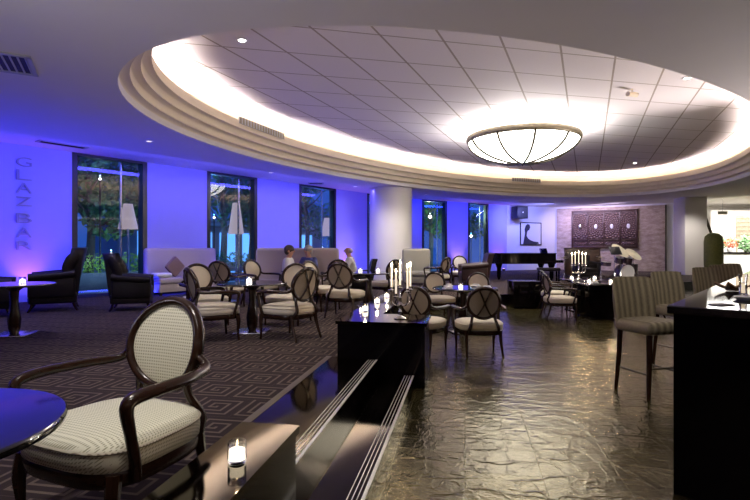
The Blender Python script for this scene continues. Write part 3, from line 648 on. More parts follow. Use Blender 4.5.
# bar stools
def make_stool(label, loc, phi):
    t = thing('bar_stool', label, 'stool', loc, face(phi), None)
    b = nb(); box(b, (0, 0.01, 0.70), (0.50, 0.48, 0.13), 0.05, 4); obj('seat', b, 'stripe', t)
    bm = nb(); nx, nz = 14, 10; F = []; Bk = []
    for j in range(nz + 1):
        z = 0.72 + 0.47 * j / nz; rowf = []; rowb = []
        for i in range(nx + 1):
            u = -1 + 2 * i / nx; wdt = 0.255 + 0.012 * math.sin(PI * j / nz); cz = z - (0.018 * (abs(u) ** 5)) * (j / nz)
            y = -0.22 - 0.055 * (j / nz) ** 1.3 + 0.045 * u * u
            rowf.append(bm.verts.new((u * wdt, y + 0.035 - 0.02 * (j / nz) ** 4 - 0.018 * abs(u) ** 8, cz))); rowb.append(bm.verts.new((u * wdt, y - 0.035 + 0.02 * (j / nz) ** 4 + 0.018 * abs(u) ** 8, cz)))
        F.append(rowf); Bk.append(rowb)
    for j in range(nz):
        for i in range(nx):
            bm.faces.new((F[j][i], F[j][i + 1], F[j + 1][i + 1], F[j + 1][i])); bm.faces.new((Bk[j][i + 1], Bk[j][i], Bk[j + 1][i], Bk[j + 1][i + 1]))
        bm.faces.new((F[j][0], F[j + 1][0], Bk[j + 1][0], Bk[j][0])); bm.faces.new((F[j + 1][nx], F[j][nx], Bk[j][nx], Bk[j + 1][nx]))
    for i in range(nx):
        bm.faces.new((F[nz][i], F[nz][i + 1], Bk[nz][i + 1], Bk[nz][i])); bm.faces.new((F[0][i + 1], F[0][i], Bk[0][i], Bk[0][i + 1]))
    bmesh.ops.recalc_face_normals(bm, faces=bm.faces); obj('backrest', bm, 'stripe', t, sharp=70)
    for sx in (-1, 1):
        for sy in (-1, 1):
            b = nb(); tube(b, [(sx * 0.19, sy * 0.19, 0.66), (sx * 0.20, sy * 0.20, 0.35), (sx * 0.215, sy * (0.225 if sy < 0 else 0.205), 0.0)], [0.028, 0.024, 0.017], 8, smooth=3); obj('leg', b, 'wood', t)
    for z, pr in ((0.30, ((-1, 1), (1, 1))), (0.24, ((-1, -1), (-1, 1))), (0.24, ((1, -1), (1, 1)))):
        b = nb(); tube(b, [(pr[0][0] * 0.2, pr[0][1] * 0.2, z), (pr[1][0] * 0.2, pr[1][1] * 0.2, z)], 0.011, 8); obj('stretcher', b, 'bronze', t)
    return t
sphi = 163
s0 = make_stool('striped bar stool nearest the camera, its legs in full view', (2.84, 5.18, 0), sphi)
dup(s0, (3.93, 6.42, 0), face(sphi), 'second striped bar stool, half hidden by the nearest one')
dup(s0, (5.35, 7.8, 0), face(sphi), 'third striped bar stool, just left of the leaf dish')
dup(s0, (6.35, 8.9, 0), face(sphi), 'fourth striped bar stool, above the leaf dish')
dup(s0, (7.2, 9.8, 0), face(sphi), 'farthest striped bar stool at the right edge of the picture')

# upholstered pieces
def banquette(label, loc, rz, L, mat='taupe', h=1.22, armr=False):
    t = thing('banquette', label, 'sofa', loc, rz)   # local +Y = front
    b = nb(); box(b, (0, -0.10, h / 2 + 0.04), (L, 0.20, h - 0.08), 0.09, 5); obj('backrest', b, mat, t)
    b = nb(); box(b, (0, 0.30, 0.37), (L - 0.1, 0.60, 0.16), 0.05, 4); obj('seat', b, mat, t)
    b = nb(); box(b, (0, 0.28, 0.19), (L - 0.12, 0.56, 0.22), 0.01); obj('base', b, mat, t)
    for s in (-1, 1):
        for y in (-0.12, 0.5):
            b = nb(); box(b, (s * (L / 2 - 0.12), y, 0.045), (0.06, 0.06, 0.09)); obj('leg', b, 'wood', t)
    return t
wa = math.atan2(WD.y, WD.x)
p1 = W(1.72, 0.55); banquette('long taupe banquette with a diamond cushion between the first two windows', (p1.x + 0.9 * WD.x, p1.y + 0.9 * WD.y, PL), wa + PI, 2.15)
banquette('taupe banquette behind the two seated guests', (-1.95, 12.55, PL), PI + 0.02, 2.1)
b = nb(); box(b, (0, 0, 0), (0.42, 0.13, 0.42), 0.06, 4, rot=Matrix.Rotation(PI / 4, 4, 'Y'))
pp = W(2.15, 0.90); obj('cushion', b, 'pillow', None, 'brown diamond-patterned cushion standing on its corner on the banquette', None, (pp.x, pp.y, PL + 0.73), wa + PI, cat='cushion')
b = nb(); box(b, (0, 0, 0), (0.42, 0.36, 0.12), 0.05, 4); pp = W(1.75, 0.95); obj('cushion', b, 'napkin', None, 'flat cream cushion at the left end of the long banquette', None, (pp.x, pp.y, PL + 0.52), wa, cat='cushion')
def wing_chair(label, loc, phi, mat='blackleather', s=1.0, wings=True, h=1.12, legmat='wood'):
    t = thing('wing_chair', label, 'armchair', loc, face(phi)); t.scale = (s, s, s)
    b = nb(); box(b, (0, 0.06, 0.38), (0.56, 0.62, 0.18), 0.06, 4); obj('seat_cushion', b, mat, t)
    b = nb(); box(b, (0, 0.0, 0.23), (0.74, 0.72, 0.18), 0.03, 3); obj('base', b, mat, t)
    b = nb(); bm = b; rows = []
    n = 12
    pr = [(0.33, 0.26, -0.30, 0.0), (0.33, 0.5, -0.33, 0.0), (0.34, 0.75, -0.38, 0.02), (0.35, 0.95, -0.42, 0.05), (0.32, h - 0.03, -0.45, 0.05), (0.25, h, -0.46, 0.05)]
    F = []; K = []
    for wd, z, y, wing in pr:
        F.append([bm.verts.new((-wd + 2 * wd * i / n, y + 0.07 + (wing * 2.2 * abs(-1 + 2 * i / n) ** 3 if wings else 0), z)) for i in range(n + 1)])
        K.append([bm.verts.new((-wd + 2 * wd * i / n, y - 0.07 + (wing * 1.2 * abs(-1 + 2 * i / n) ** 3 if wings else 0), z)) for i in range(n + 1)])
    for j in range(len(pr) - 1):
        for i in range(n):
            bm.faces.new((F[j][i], F[j][i + 1], F[j + 1][i + 1], F[j + 1][i])); bm.faces.new((K[j][i + 1], K[j][i], K[j + 1][i], K[j + 1][i + 1]))
        bm.faces.new((F[j][0], F[j + 1][0], K[j + 1][0], K[j][0])); bm.faces.new((F[j + 1][n], F[j][n], K[j][n], K[j + 1][n]))
    for i in range(n):
        bm.faces.new((F[-1][i], F[-1][i + 1], K[-1][i + 1], K[-1][i])); bm.faces.new((F[0][i + 1], F[0][i], K[0][i], K[0][i + 1]))
    bmesh.ops.recalc_face_normals(bm, faces=bm.faces); obj('backrest', bm, mat, t, sharp=70)
    for sx in (-1, 1):
        b = nb(); box(b, (sx * 0.345, 0.02, 0.42), (0.11, 0.70, 0.36), 0.04, 3); tube(b, [(sx * 0.36, -0.33, 0.66), (sx * 0.37, 0.05, 0.62), (sx * 0.37, 0.36, 0.60)], [0.07, 0.075, 0.07], 14, smooth=3); obj('arm', b, mat, t, sharp=60)
        if wings:
            b = nb(); tube(b, [(sx * 0.33, -0.36, 1.02), (sx * 0.36, -0.28, 0.90), (sx * 0.37, -0.22, 0.75), (sx * 0.37, -0.24, 0.62)], [0.05, 0.075, 0.07, 0.05], 12, smooth=3, sx=0.6, sy=1.4); obj('wing', b, mat, t, sharp=60)
        for sy in (-1, 1):
            b = nb(); tube(b, [(sx * 0.31, sy * 0.3, 0.16), (sx * 0.33, sy * 0.33, 0.07), (sx * 0.34, sy * 0.37, 0.0)], [0.035, 0.025, 0.018], 8, smooth=3); obj('leg', b, legmat, t)
    return t
wing_chair('black leather wing chair below the bar lettering, facing left', (-6.35, 9.9, PL), -120, s=1.1)
wing_chair('black wing chair in front of the first tall window, facing right', (-4.85, 10.0, PL), 70, s=1.0)
wing_chair('dark armchair at the far left edge of the room', (-6.95, 9.0, PL), 60, h=1.0, wings=False)
wing_chair('dark armchair holding the balding guest in white', (-0.42, 12.75, PL), -94, s=0.9, h=1.05, wings=False)
banquette('beige high-backed armchair just right of the white column', (1.40, 16.9, PL), PI, 0.95, 'beige', 1.20)
wing_chair('oxblood leather armchair facing left, before the piano', (2.95, 15.0, PL), -88, mat='redleather', h=0.98, s=1.1, wings=False)
wing_chair('low black armchair seen between the piano and the drum kit', (8.0, 19.0, PL), 175, h=0.85, wings=False)

# ================================================================ LIGHT FITTINGS AND CEILING DETAIL
lt = thing('bowl_chandelier', 'large shallow glowing glass bowl chandelier with dark ribs under the oval recess', 'chandelier', (4.12, 13.95, 4.52))
R_, D_ = 1.50, 0.66
prof = [(R_ * math.sin(a) * 1.0, -D_ * (1 - (1 - math.cos(PI / 2 - a)) ** 1.0) if False else -D_ * math.cos(a) ** 1.15) for a in [PI / 2 * i / 14 for i in range(15)]]
b = nb(); lathe(b, prof, 72, close=False); obj('glass_bowl', b, 'bowl', lt, sharp=80)
b = nb(); tube(b, [(R_ * math.cos(2 * PI * i / 72), R_ * math.sin(2 * PI * i / 72), 0.02) for i in range(72)], 0.085, 10, closed=True, sx=0.6, sy=1.1); obj('rim_band', b, 'bronze2', lt, sharp=60)
for k in range(10):
    a = 2 * PI * (k + 0.37) / 10; b = nb(); tube(b, [(r * 1.006 * math.cos(a), r * 1.006 * math.sin(a), z - 0.012) for r, z in prof], 0.034, 6); obj('rib', b, 'bronze', lt)
b = nb(); lathe(b, [(0.0, -0.74), (0.03, -0.71), (0.035, -0.68), (0.06, -0.65), (0.10, -0.63), (0.10, -0.60)], 20); obj('finial', b, 'bronze', lt)
for k in range(3):
    a = 2 * PI * k / 3 + 0.4; b = nb(); tube(b, [(1.3 * math.cos(a), 1.3 * math.sin(a), 0.0), (1.0 * math.cos(a), 1.0 * math.sin(a), 0.32)], 0.012, 6); obj('hanging_rod', b, 'bronze', lt)
for k in range(3):
    a = 2 * PI * k / 3; point('chandelier_bulb', (4.12 + 0.75 * math.cos(a), 13.95 + 0.75 * math.sin(a), 4.52), 250, (1.0, 0.93, 0.90), 0.12)
def at_ceiling(px, py, z): Y = 500 * (z - 1.5) / (248 - py); return ((px - 375) / 500 * Y, Y, z)
def downlight(loc, label, group, lens='lampon'):
    t = thing('recessed_downlight', label, 'ceiling light', loc, 0, group)
    b = nb(); lathe(b, [(0.085, 0.0), (0.09, -0.008), (0.062, -0.012), (0.058, 0.0)], 24, close=False); obj('trim_ring', b, 'white', t)
    b = nb(); lathe(b, [(0.0, -0.006), (0.058, -0.006)], 24, close=False); obj('lens', b, lens, t); return t
dpos = [((149, 141), 'small recessed downlight above the first window'), ((271, 172.5), 'small recessed downlight between the second and third windows'), ((355, 186.4), 'small recessed downlight left of the white column top'),
        ((426, 194.5), 'small recessed downlight right of the white column top'), ((524.5, 199.6), 'small recessed downlight above the loudspeaker'), ((555.5, 202), 'small recessed downlight over the corner of the stone slab'), ((603, 200.8), 'small recessed downlight above the carved screen')]
for (px, py), lb in dpos: downlight(at_ceiling(px, py, CEIL - 0.001), lb, None, 'lampdim')
for (px, py), lb in [((242, 40), 'bright spot lamp in the upper left of the tiled ceiling'), ((687, 78), 'bright spot lamp in the upper right of the tiled ceiling'), ((635, 163), 'small lamp at the far right of the tiled ceiling')]:
    downlight(at_ceiling(px, py, 4.838), lb, None)
for i, (x, y, p, a, t) in enumerate(DL):
    pass
x, y, z = at_ceiling(629, 95, 4.70)
t = thing('ceiling_projector', 'small beige cylindrical fitting under the tiled ceiling', 'spotlight', (x, y, 4.84))
b = nb(); tube(b, [(-0.05, -0.05, -0.13), (0.22, 0.12, -0.10)], 0.05, 14); obj('housing', b, 'ring', t); b = nb(); tube(b, [(0.08, 0.03, -0.1), (0.08, 0.03, 0.0)], 0.012, 8); obj('stem', b, 'ring', t)
def slat_vent(name, label, loc, rz, L, Wd, nsl, deep=0.012):
    t = thing(name, label, 'air vent', loc, rz)
    b = nb(); box(b, (0, 0, -0.002), (L, Wd, 0.004)); obj('backing', b, 'vent', t)
    b = nb(); 
    for sx in (-1, 1): box(b, (sx * L / 2, 0, -0.012), (0.05, Wd + 0.05, 0.02)); box(b, (0, sx * Wd / 2, -0.012), (L + 0.05, 0.05, 0.02))
    obj('frame', b, 'ventframe', t)
    b = nb()
    for i in range(nsl): box(b, (0, -Wd / 2 + Wd * (i + 0.5) / nsl, -0.012), (L, 0.012, 0.02), rot=Matrix.Rotation(0.6, 4, 'X'))
    obj('slats', b, 'ventframe' if nsl > 5 else 'bronze', t)
slat_vent('ceiling_diffuser', 'square slatted air diffuser in the ceiling at the upper left', (-4.68, 6.2, CEIL - 0.001), math.radians(118), 0.72, 0.72, 9)
x, y, z = at_ceiling(63, 144, CEIL); slat_vent('ceiling_grille', 'long thin air grille in the ceiling beside the first window', (x, y, CEIL - 0.001), math.atan2(WD.y, WD.x), 0.95, 0.22, 4)
x, y, z = at_ceiling(316, 183, CEIL); slat_vent('ceiling_grille', 'small reddish air grille in the ceiling above the third window', (x, y, CEIL - 0.001), 0.1, 0.5, 0.3, 3)
# slotted grilles on the inner lip of the coffer
def lip_grille(px, label, width):
    best = min((abs((375 + 500 * ell(0.42, th)[0] / ell(0.42, th)[1]) - px), th) for th in [2 * PI * i / 2000 for i in range(2000)] if ell(0.42, th)[1] > 9)
    th = best[1]; x, y = ell(0.435 + 0.02, th); x2, y2 = ell(0.455, th + 0.01); ang = math.atan2(y2 - y, x2 - x)
    t = thing('slot_grille', label, 'air vent', (x, y, CEIL + 0.155 * 3 + 0.19), ang)
    b = nb(); box(b, (0, 0, 0.0), (width, 0.02, 0.16)); obj('backing', b, 'ventframe', t)
    b = nb(); k = int(width / 0.11)
    for i in range(k): box(b, (-width / 2 + width * (i + 0.5) / k, 0, 0.0), (0.045, 0.03, 0.14))
    obj('slots', b, 'bronze2', t)
lip_grille(262, 'slotted air grille on the left rim of the oval recess', 1.9)
lip_grille(526, 'slotted air grille on the far rim of the oval recess below the chandelier', 1.5)

# ================================================================ CANDLES
def flame(bm, c, s=1.0):
    lathe(bm, [(0, -0.002 * s), (0.0065 * s, 0.006 * s), (0.008 * s, 0.014 * s), (0.005 * s, 0.026 * s), (0, 0.042 * s)], 10, c)
def make_votive(label, loc, group=None, lit=True):
    t = thing('glass_votive', label, 'candle', loc, 0, group)
    b = nb(); lathe(b, [(0.0, 0.0), (0.031, 0.0), (0.034, 0.004), (0.034, 0.078), (0.0305, 0.078), (0.0295, 0.014), (0.0, 0.012)], 28); obj('glass_cup', b, 'glass', t)
    b = nb(); lathe(b, [(0.0, 0.013), (0.0285, 0.0135), (0.0285, 0.048), (0.0, 0.044)], 20); obj('candle', b, 'glow', t)
    b = nb(); flame(b, (0, 0, 0.042), 0.65); obj('flame', b, 'flame', t); return t
v0 = make_votive('glowing glass votive on the near black divider', (-0.516, 1.87, 0.70))
VOT = [((-0.125, 6.33, 0.70), 'lit votive on the divider arm, nearest the viewer', 2.0), ((0.03, 7.25, 0.70), 'lit votive on the divider arm, middle of three', 2.0), ((0.19, 8.05, 0.70), 'lit votive on the divider arm, farthest of three', 2.0),
       ((-1.80, 7.15, PL + 0.72), 'brightly lit votive on the table ringed by oval chairs', 5.0), ((-4.9, 6.95, PL + 0.72), 'votive on the round table at the left edge', 1.0), ((-0.30, 10.25, PL + 0.72), 'lit votive on the table left of the white column, left one', 2.0),
       ((0.06, 10.3, PL + 0.72), 'lit votive on the table left of the white column, right one', 2.0), ((1.50, 8.75, 0.79), 'votive on the dining table on the slate floor', 1.0), ((4.05 + 0.55, 10.75, 0.75), 'bright votive on the near square table, left one', 4.0),
       ((5.05, 10.7, 0.75), 'bright votive on the near square table, right one', 4.0), ((4.72, 12.0, 0.75), 'small lit votive left of the right candelabra', 2.0), ((5.27, 12.0, 0.75), 'small lit votive right of the right candelabra', 2.0), ((-1.60, 11.0, PL + 0.72), 'tiny votive on the table of the seated guests', 1.0)]
for loc, lb, pw in VOT:
    dup(v0, loc, 0, lb, None, 1.25); point('votive_glow', (loc[0], loc[1], loc[2] + 0.14), pw * 0.7, (1.0, 0.72, 0.45), 0.014)
point('votive_glow', (-0.516, 1.87, 0.82), 0.4, (1.0, 0.72, 0.45), 0.004)
def candelabra(label, loc, rz, offs, candle_label, group, s=1.0, center_h=0.40):
    t = thing('silver_candelabra', label, 'candelabra', loc, rz)
    b = nb(); lathe(b, [(0.0, 0.0), (0.07, 0.0), (0.072, 0.008), (0.05, 0.02), (0.02, 0.035), (0.014, 0.06), (0.022, 0.08), (0.012, 0.10), (0.010, 0.14), (0.02, 0.16), (0.012, 0.18), (0.010, 0.22), (0.018, 0.24), (0.010, 0.26), (0.008, center_h - 0.03)], 24); obj('stem', b, 'silver', t)
    cups = [(0, 0, center_h)] + list(offs)
    for i, (x, y, z) in enumerate(cups):
        if i:
            b = nb(); tube(b, [(0, 0, 0.19), (x * 0.4, y * 0.4, 0.15), (x * 0.85, y * 0.85, 0.17), (x, y, 0.22), (x, y, z - 0.02)], [0.009, 0.007, 0.007, 0.006, 0.006], 8, smooth=4); obj('arm', b, 'silver', t)
        b = nb(); lathe(b, [(0.0, -0.03), (0.012, -0.028), (0.03, -0.018), (0.036, -0.010), (0.016, -0.008), (0.013, 0.0), (0.017, 0.022), (0.012, 0.024), (0.0, 0.01)], 18, (x, y, z)); obj('candle_cup', b, 'silver', t)
    order = sorted(cups)
    for (x, y, z) in cups:
        p = Matrix.Rotation(rz, 4, 'Z') @ Vector((x, y, z)); k = thing('taper_candle', ['leftmost', 'second from left', 'middle', 'second from right', 'rightmost'][order.index((x, y, z))] + ' ' + candle_label, 'candle', (loc[0] + p.x, loc[1] + p.y, loc[2] + p.z + 0.008), 0, group)
        b = nb(); lathe(b, [(0.0105, 0.0), (0.0095, 0.235), (0.006, 0.243), (0.0, 0.243)], 14); obj('wax', b, 'wax', k)
        b = nb(); flame(b, (0, 0, 0.248), 1.15); obj('flame', b, 'flame', k)
    point('candelabra_glow', (loc[0], loc[1], loc[2] + 0.70), 3.0, (1.0, 0.75, 0.48), 0.02)
candelabra('silver branched candelabra on the L-shaped black divider', (0.284, 5.66, 0.70), 0.0, [(-0.095, 0.03, 0.335), (0.08, -0.06, 0.325), (0.12, 0.05, 0.34), (-0.05, -0.10, 0.27)],
           'lit white taper in the silver candelabra on the L-shaped divider', 'tapers in the candelabra on the divider', center_h=0.36)
candelabra('silver five-armed candelabra on the far square table', (4.87, 11.95, 0.75), 0.0, [(-0.16, 0, 0.34), (-0.085, 0, 0.35), (0.085, 0, 0.35), (0.16, 0, 0.34)],
           'lit white taper in the silver candelabra on the square table', 'tapers in the candelabra on the square table', center_h=0.38)
# napkins, plates, dishes
def napkin(loc, rz, label):
    b = nb(); box(b, (0, 0, 0.012), (0.16, 0.12, 0.022), 0.006); box(b, (0.01, 0.0, 0.035), (0.12, 0.07, 0.03), 0.012); obj('folded_napkin', b, 'napkin', None, label, None, loc, rz, cat='napkin')
napkin((1.25, 8.62, 0.792), 0.3, 'folded white napkin at the left front of the dining table'); napkin((1.95, 8.75, 0.792), -0.5, 'folded white napkin at the right front of the dining table')
napkin((1.35, 9.2, 0.792), 0.9, 'folded white napkin at the back left of the dining table'); napkin((1.85, 9.2, 0.792), -0.9, 'folded white napkin at the back right of the dining table')
napkin((4.6, 10.5, 0.75), 0.2, 'folded white napkin on the near square table')
b = nb(); lathe(b, [(0.0, 0.0), (0.055, 0.0), (0.07, 0.012), (0.075, 0.03), (0.07, 0.034), (0.06, 0.018), (0.0, 0.014)], 32); obj('white_dish', b, 'white', None, 'white round dish on the nearest table at the left edge', None, (-1.32, 1.57, PL + 0.7205), cat='dish')
# on the bar
bb = Vector((1.78, 3.05, 0)) 
def on_bar(px, py): Y = 500 * 0.35 / (py - 248); return ((px - 375) / 500 * Y, Y, 1.15)
x, y, z = on_bar(733, 291)
b = nb()
for k in range(7):
    a = 2 * PI * k / 7 + 0.3; r = 0.12; rows = []
    for j in range(5):
        u = j / 4; wv = 0.035 * math.sin(PI * (0.15 + 0.85 * u)); cx_, cy_ = math.cos(a), math.sin(a); rr = 0.02 + r * u; zz = 0.008 + 0.045 * u * u
        rows.append((b.verts.new((cx_ * rr - cy_ * wv, cy_ * rr + cx_ * wv, zz + 0.012)), b.verts.new((cx_ * rr, cy_ * rr, zz)), b.verts.new((cx_ * rr + cy_ * wv, cy_ * rr - cx_ * wv, zz + 0.012))))
    for p_, q_ in zip(rows, rows[1:]):
        b.faces.new((p_[0], p_[1], q_[1], q_[0])); b.faces.new((p_[1], p_[2], q_[2], q_[1]))
lathe(b, [(0.0, 0.0), (0.05, 0.0), (0.055, 0.012), (0.0, 0.014)], 20)
ext = bmesh.ops.solidify(b, geom=b.faces[:], thickness=0.004)
obj('leaf_dish', b, 'dishbrown', None, 'brown leaf-shaped dish on the bar top', None, (x, y, z + 0.004), cat='dish')
x, y, z = on_bar(743, 296)
t = thing('hurricane_glass', 'tall clear candle glass beside the leaf dish on the bar', 'glass', (x, y, z))
b = nb(); lathe(b, [(0.0, 0.0), (0.034, 0.0), (0.036, 0.004), (0.026, 0.02), (0.024, 0.10), (0.030, 0.16), (0.027, 0.16), (0.021, 0.10), (0.022, 0.024), (0.0, 0.02)], 28); obj('glass_body', b, 'glass', t)
b = nb(); lathe(b, [(0.0, 0.021), (0.012, 0.022), (0.012, 0.09), (0.0, 0.092)], 14); obj('candle', b, 'wax', t)
x, y, z = on_bar(721, 305); b = nb(); box(b, (0, 0, 0.004), (0.13, 0.09, 0.006), 0.002); obj('bar_coaster', b, 'napkin', None, 'flat pale napkin near the front edge of the bar top', None, (x, y, z), 0.3, cat='napkin')
x, y, z = on_bar(748, 300); b = nb(); lathe(b, [(0.0, 0.0), (0.06, 0.0), (0.085, 0.02), (0.08, 0.024), (0.0, 0.012)], 28); obj('white_plate', b, 'white', None, 'white plate at the right edge of the picture on the bar', None, (x, y, z), cat='plate')

# ================================================================ PIANO CORNER
t = thing('grand_piano', 'black grand piano with closed lid in front of the blue wall', 'piano', (5.62, 19.5, PL), 0)
cas = [(1.18, -0.72), (1.18, 0.72), (0.75, 0.74), (0.35, 0.70), (-0.1, 0.55), (-0.55, 0.35), (-0.95, 0.22), (-1.15, -0.05), (-1.17, -0.35), (-1.05, -0.6), (-0.8, -0.72)]
cc = [(p.x, p.y) for p in catmull([(*p, 0) for p in cas[2:]], 4)]; cas2 = cas[:2] + cc
b = nb(); prism(b, [(x, y) for x, y in cas2], 0.62, 1.0); obj('case', b, 'black', t)
b = nb(); prism(b, [(x * 1.015, y * 1.015) for x, y in cas2], 1.0, 1.03); obj('lid', b, 'black', t)
b = nb(); box(b, (1.32, 0, 0.71), (0.30, 1.44, 0.10), 0.01); obj('keybed', b, 'black', t)
b = nb(); box(b, (1.32, 0, 0.77), (0.16, 1.24, 0.025), 0.003); obj('keyboard', b, 'white', t)
b = nb(); box(b, (0.95, 0, 1.10), (0.03, 0.8, 0.22), 0.005, rot=Matrix.Rotation(-0.3, 4, 'Y')); obj('music_desk', b, 'black', t)
for p in ((1.05, -0.6), (1.05, 0.6), (-0.85, -0.25)):
    b = nb(); lathe(b, [(0.04, 0.0), (0.045, 0.06), (0.07, 0.10), (0.085, 0.45), (0.13, 0.58), (0.13, 0.64)], 16, (p[0], p[1], 0)); obj('leg', b, 'black', t)
b = nb(); box(b, (0.85, 0, 0.12), (0.06, 0.28, 0.10), 0.01)
for s in (-1, 1): tube(b, [(0.85, s * 0.08, 0.15), (0.85, s * 0.12, 0.45), (0.85, s * 0.06, 0.70)], 0.018, 8, smooth=3)
obj('pedal_lyre', b, 'black', t)
t = thing('piano_bench', 'black padded bench beside the piano keyboard', 'bench', (6.35, 18.3, PL), 1.5)
b = nb(); box(b, (0, 0, 0.44), (0.38, 0.78, 0.12), 0.04, 3); obj('seat', b, 'blackleather', t)
for sx in (-1, 1):
    for sy in (-1, 1): b = nb(); box(b, (sx * 0.15, sy * 0.33, 0.2), (0.05, 0.05, 0.4)); obj('leg', b, 'black', t)
# loudspeaker
pC = S2B + (C2 - S2B) * 0.17; ang = math.atan2((C2 - S2B).y, (C2 - S2B).x)
t = thing('loudspeaker', 'black loudspeaker hung high in the corner above the piano', 'speaker', (pC.x + 0.12, pC.y - 0.42, 3.42), ang)
b = nb(); box(b, (0, 0, 0), (0.72, 0.5, 0.66), 0.02); obj('cabinet', b, 'blackmat', t)
b = nb(); box(b, (0, -0.255, 0), (0.64, 0.02, 0.58), 0.005); obj('grille', b, 'vent', t)
b = nb(); lathe(b, [(0.0, 0.0), (0.03, 0.0), (0.03, 0.012), (0.0, 0.012)], 12); q = obj('badge', b, 'brass', t, loc=(0, -0.268, 0.0)); q.rotation_euler = (PI / 2, 0, 0)
b = nb(); box(b, (0, 0.27, 0.1), (0.08, 0.30, 0.08)); obj('bracket', b, 'blackmat', t)
# framed picture
P1, _ = on_line(S2B, C2, 520); P2, _ = on_line(S2B, C2, 541); pc = (P1 + P2) / 2; wdt = (P2 - P1).length; Yp = pc.y; zt = 1.5 + (248 - 222.5) / 500 * Yp; zb = 1.5 + (248 - 245) / 500 * Yp
t = thing('framed_picture', 'framed monochrome portrait on the pale blue wall above the piano', 'picture', (pc.x, pc.y - 0.03, (zt + zb) / 2), ang); hh = zt - zb
b = nb()
for s in (-1, 1): box(b, (s * (wdt / 2 - 0.02), 0, 0), (0.05, 0.05, hh), 0.005); box(b, (0, 0, s * (hh / 2 - 0.02)), (wdt, 0.05, 0.05), 0.005)
obj('frame', b, 'blackmat', t)
b = nb(); box(b, (0, 0.0, 0), (wdt - 0.06, 0.02, hh - 0.06)); obj('print', b, 'mat_board', t)
def flat_shape(pts, th=0.006, y=-0.014):
    bm = nb(); f = [bm.verts.new((x, y, z)) for x, z in pts]; k = [bm.verts.new((x, y + th, z)) for x, z in pts]; n = len(pts)
    bm.faces.new(f); bm.faces.new(k[::-1])
    for i in range(n): bm.faces.new((f[i], f[(i + 1) % n], k[(i + 1) % n], k[i]))
    bmesh.ops.recalc_face_normals(bm, faces=bm.faces); return bm
s_ = wdt / 1.2
fig = [(-0.45, -0.5), (-0.38, -0.2), (-0.34, 0.05), (-0.36, 0.2), (-0.30, 0.36), (-0.20, 0.44), (-0.08, 0.42), (-0.04, 0.30), (-0.10, 0.16), (-0.18, 0.14), (-0.22, 0.05), (-0.24, -0.1), (-0.16, -0.22), (-0.02, -0.30), (0.18, -0.36), (0.42, -0.38), (0.46, -0.46), (0.1, -0.5)]
obj('portrait_figure', flat_shape([(x * s_, z * s_) for x, z in fig]), 'ink', t)
# carved screen on the stone slab
Q1, _ = on_line(C2, C3, 573); Q2, _ = on_line(C2, C3, 637); qc = (Q1 + Q2) / 2 + fn * 0.16; qa = math.atan2(fd.y, fd.x); QW = (Q2 - Q1).length
zt = 1.5 + (248 - 211) / 500 * qc.y; zb = 1.5 + (248 - 247) / 500 * qc.y; QH = zt - zb
t = thing('carved_screen', 'wide carved dark wood screen of four rosette panels on the stone slab', 'screen', (qc.x, qc.y, (zt + zb) / 2), qa)
b = nb(); box(b, (0, 0.02, 0), (QW, 0.05, QH)); obj('backing', b, 'screenwood', t)
b = nb()
for s in (-1, 1): box(b, (s * (QW / 2), 0, 0), (0.10, 0.10, QH + 0.1), 0.01); box(b, (0, 0, s * QH / 2), (QW, 0.10, 0.10), 0.01)
box(b, (0, 0, -QH / 2 + 0.38), (QW, 0.09, 0.06), 0.01)
obj('frame', b, 'screenwood', t)
pwid = QW / 4
for k in range(4):
    cx_ = -QW / 2 + pwid * (k + 0.5); cz_ = 0.14; b = nb()
    box(b, (0, 0, 0), (pwid - 0.08, 0.02, QH - 0.6)); q = obj('rosette_panel', b, 'rosette', t, loc=(cx_, -0.012, cz_ + 0.03))
    b = nb(); box(b, (0, 0, 0), (pwid - 0.12, 0.02, 0.16), 0.005); obj('lower_panel', b, 'rosette', t, loc=(cx_, -0.012, -QH / 2 + 0.2))
    b = nb(); ellipsoid(b, (cx_, -0.02, cz_), (0.085, 0.02, 0.13)); obj('medallion', b, 'steel' if k == 0 else bpy.data.materials['pale_medallion'] if 'pale_medallion' in bpy.data.materials else simple('pale_medallion', (0.7, 0.72, 0.70), 0.3), t)  # pale colour stands in for the glow at each panel centre
    if k: 
        b = nb(); box(b, (-QW / 2 + pwid * k, 0, 0), (0.07, 0.09, QH), 0.01); obj('stile', b, 'screenwood', t)
# drum kit
D0 = Vector((9.35, 19.3, PL))
t = thing('drum_kit', 'drum kit with tilted pale cymbals in front of the stone slab', 'drum kit', tuple(D0), 0.15)
def drum(nm_, c, r, h, rot, mat='drum'):
    b = nb(); lathe(b, [(r, -h / 2), (r * 1.03, -h / 2 + 0.01), (r, -h / 2 + 0.03), (r, h / 2 - 0.03), (r * 1.03, h / 2 - 0.01), (r, h / 2)], 32, close=False); bmesh.ops.transform(b, matrix=Matrix.Translation(c) @ rot, verts=b.verts); q = obj(nm_, b, mat, t)
    b = nb(); lathe(b, [(r * 0.99, -h / 2 + 0.004), (0.0, -h / 2 + 0.004)], 32, close=False); bmesh.ops.transform(b, matrix=Matrix.Translation(c) @ rot, verts=b.verts); obj('drum_head', b, 'drumhead', q)
    b = nb(); lathe(b, [(0.0, h / 2 - 0.004), (r * 0.99, h / 2 - 0.004)], 32, close=False); bmesh.ops.transform(b, matrix=Matrix.Translation(c) @ rot, verts=b.verts); obj('drum_head', b, 'drumhead', q)
RX = Matrix.Rotation(PI / 2, 4, 'X')
drum('bass_drum', (0.3, 0, 0.29), 0.29, 0.42, RX); drum('tom_drum', (0.12, 0.05, 0.75), 0.15, 0.22, Matrix.Rotation(0.35, 4, 'X')); drum('tom_drum', (0.48, 0.05, 0.75), 0.16, 0.24, Matrix.Rotation(0.35, 4, 'X'))
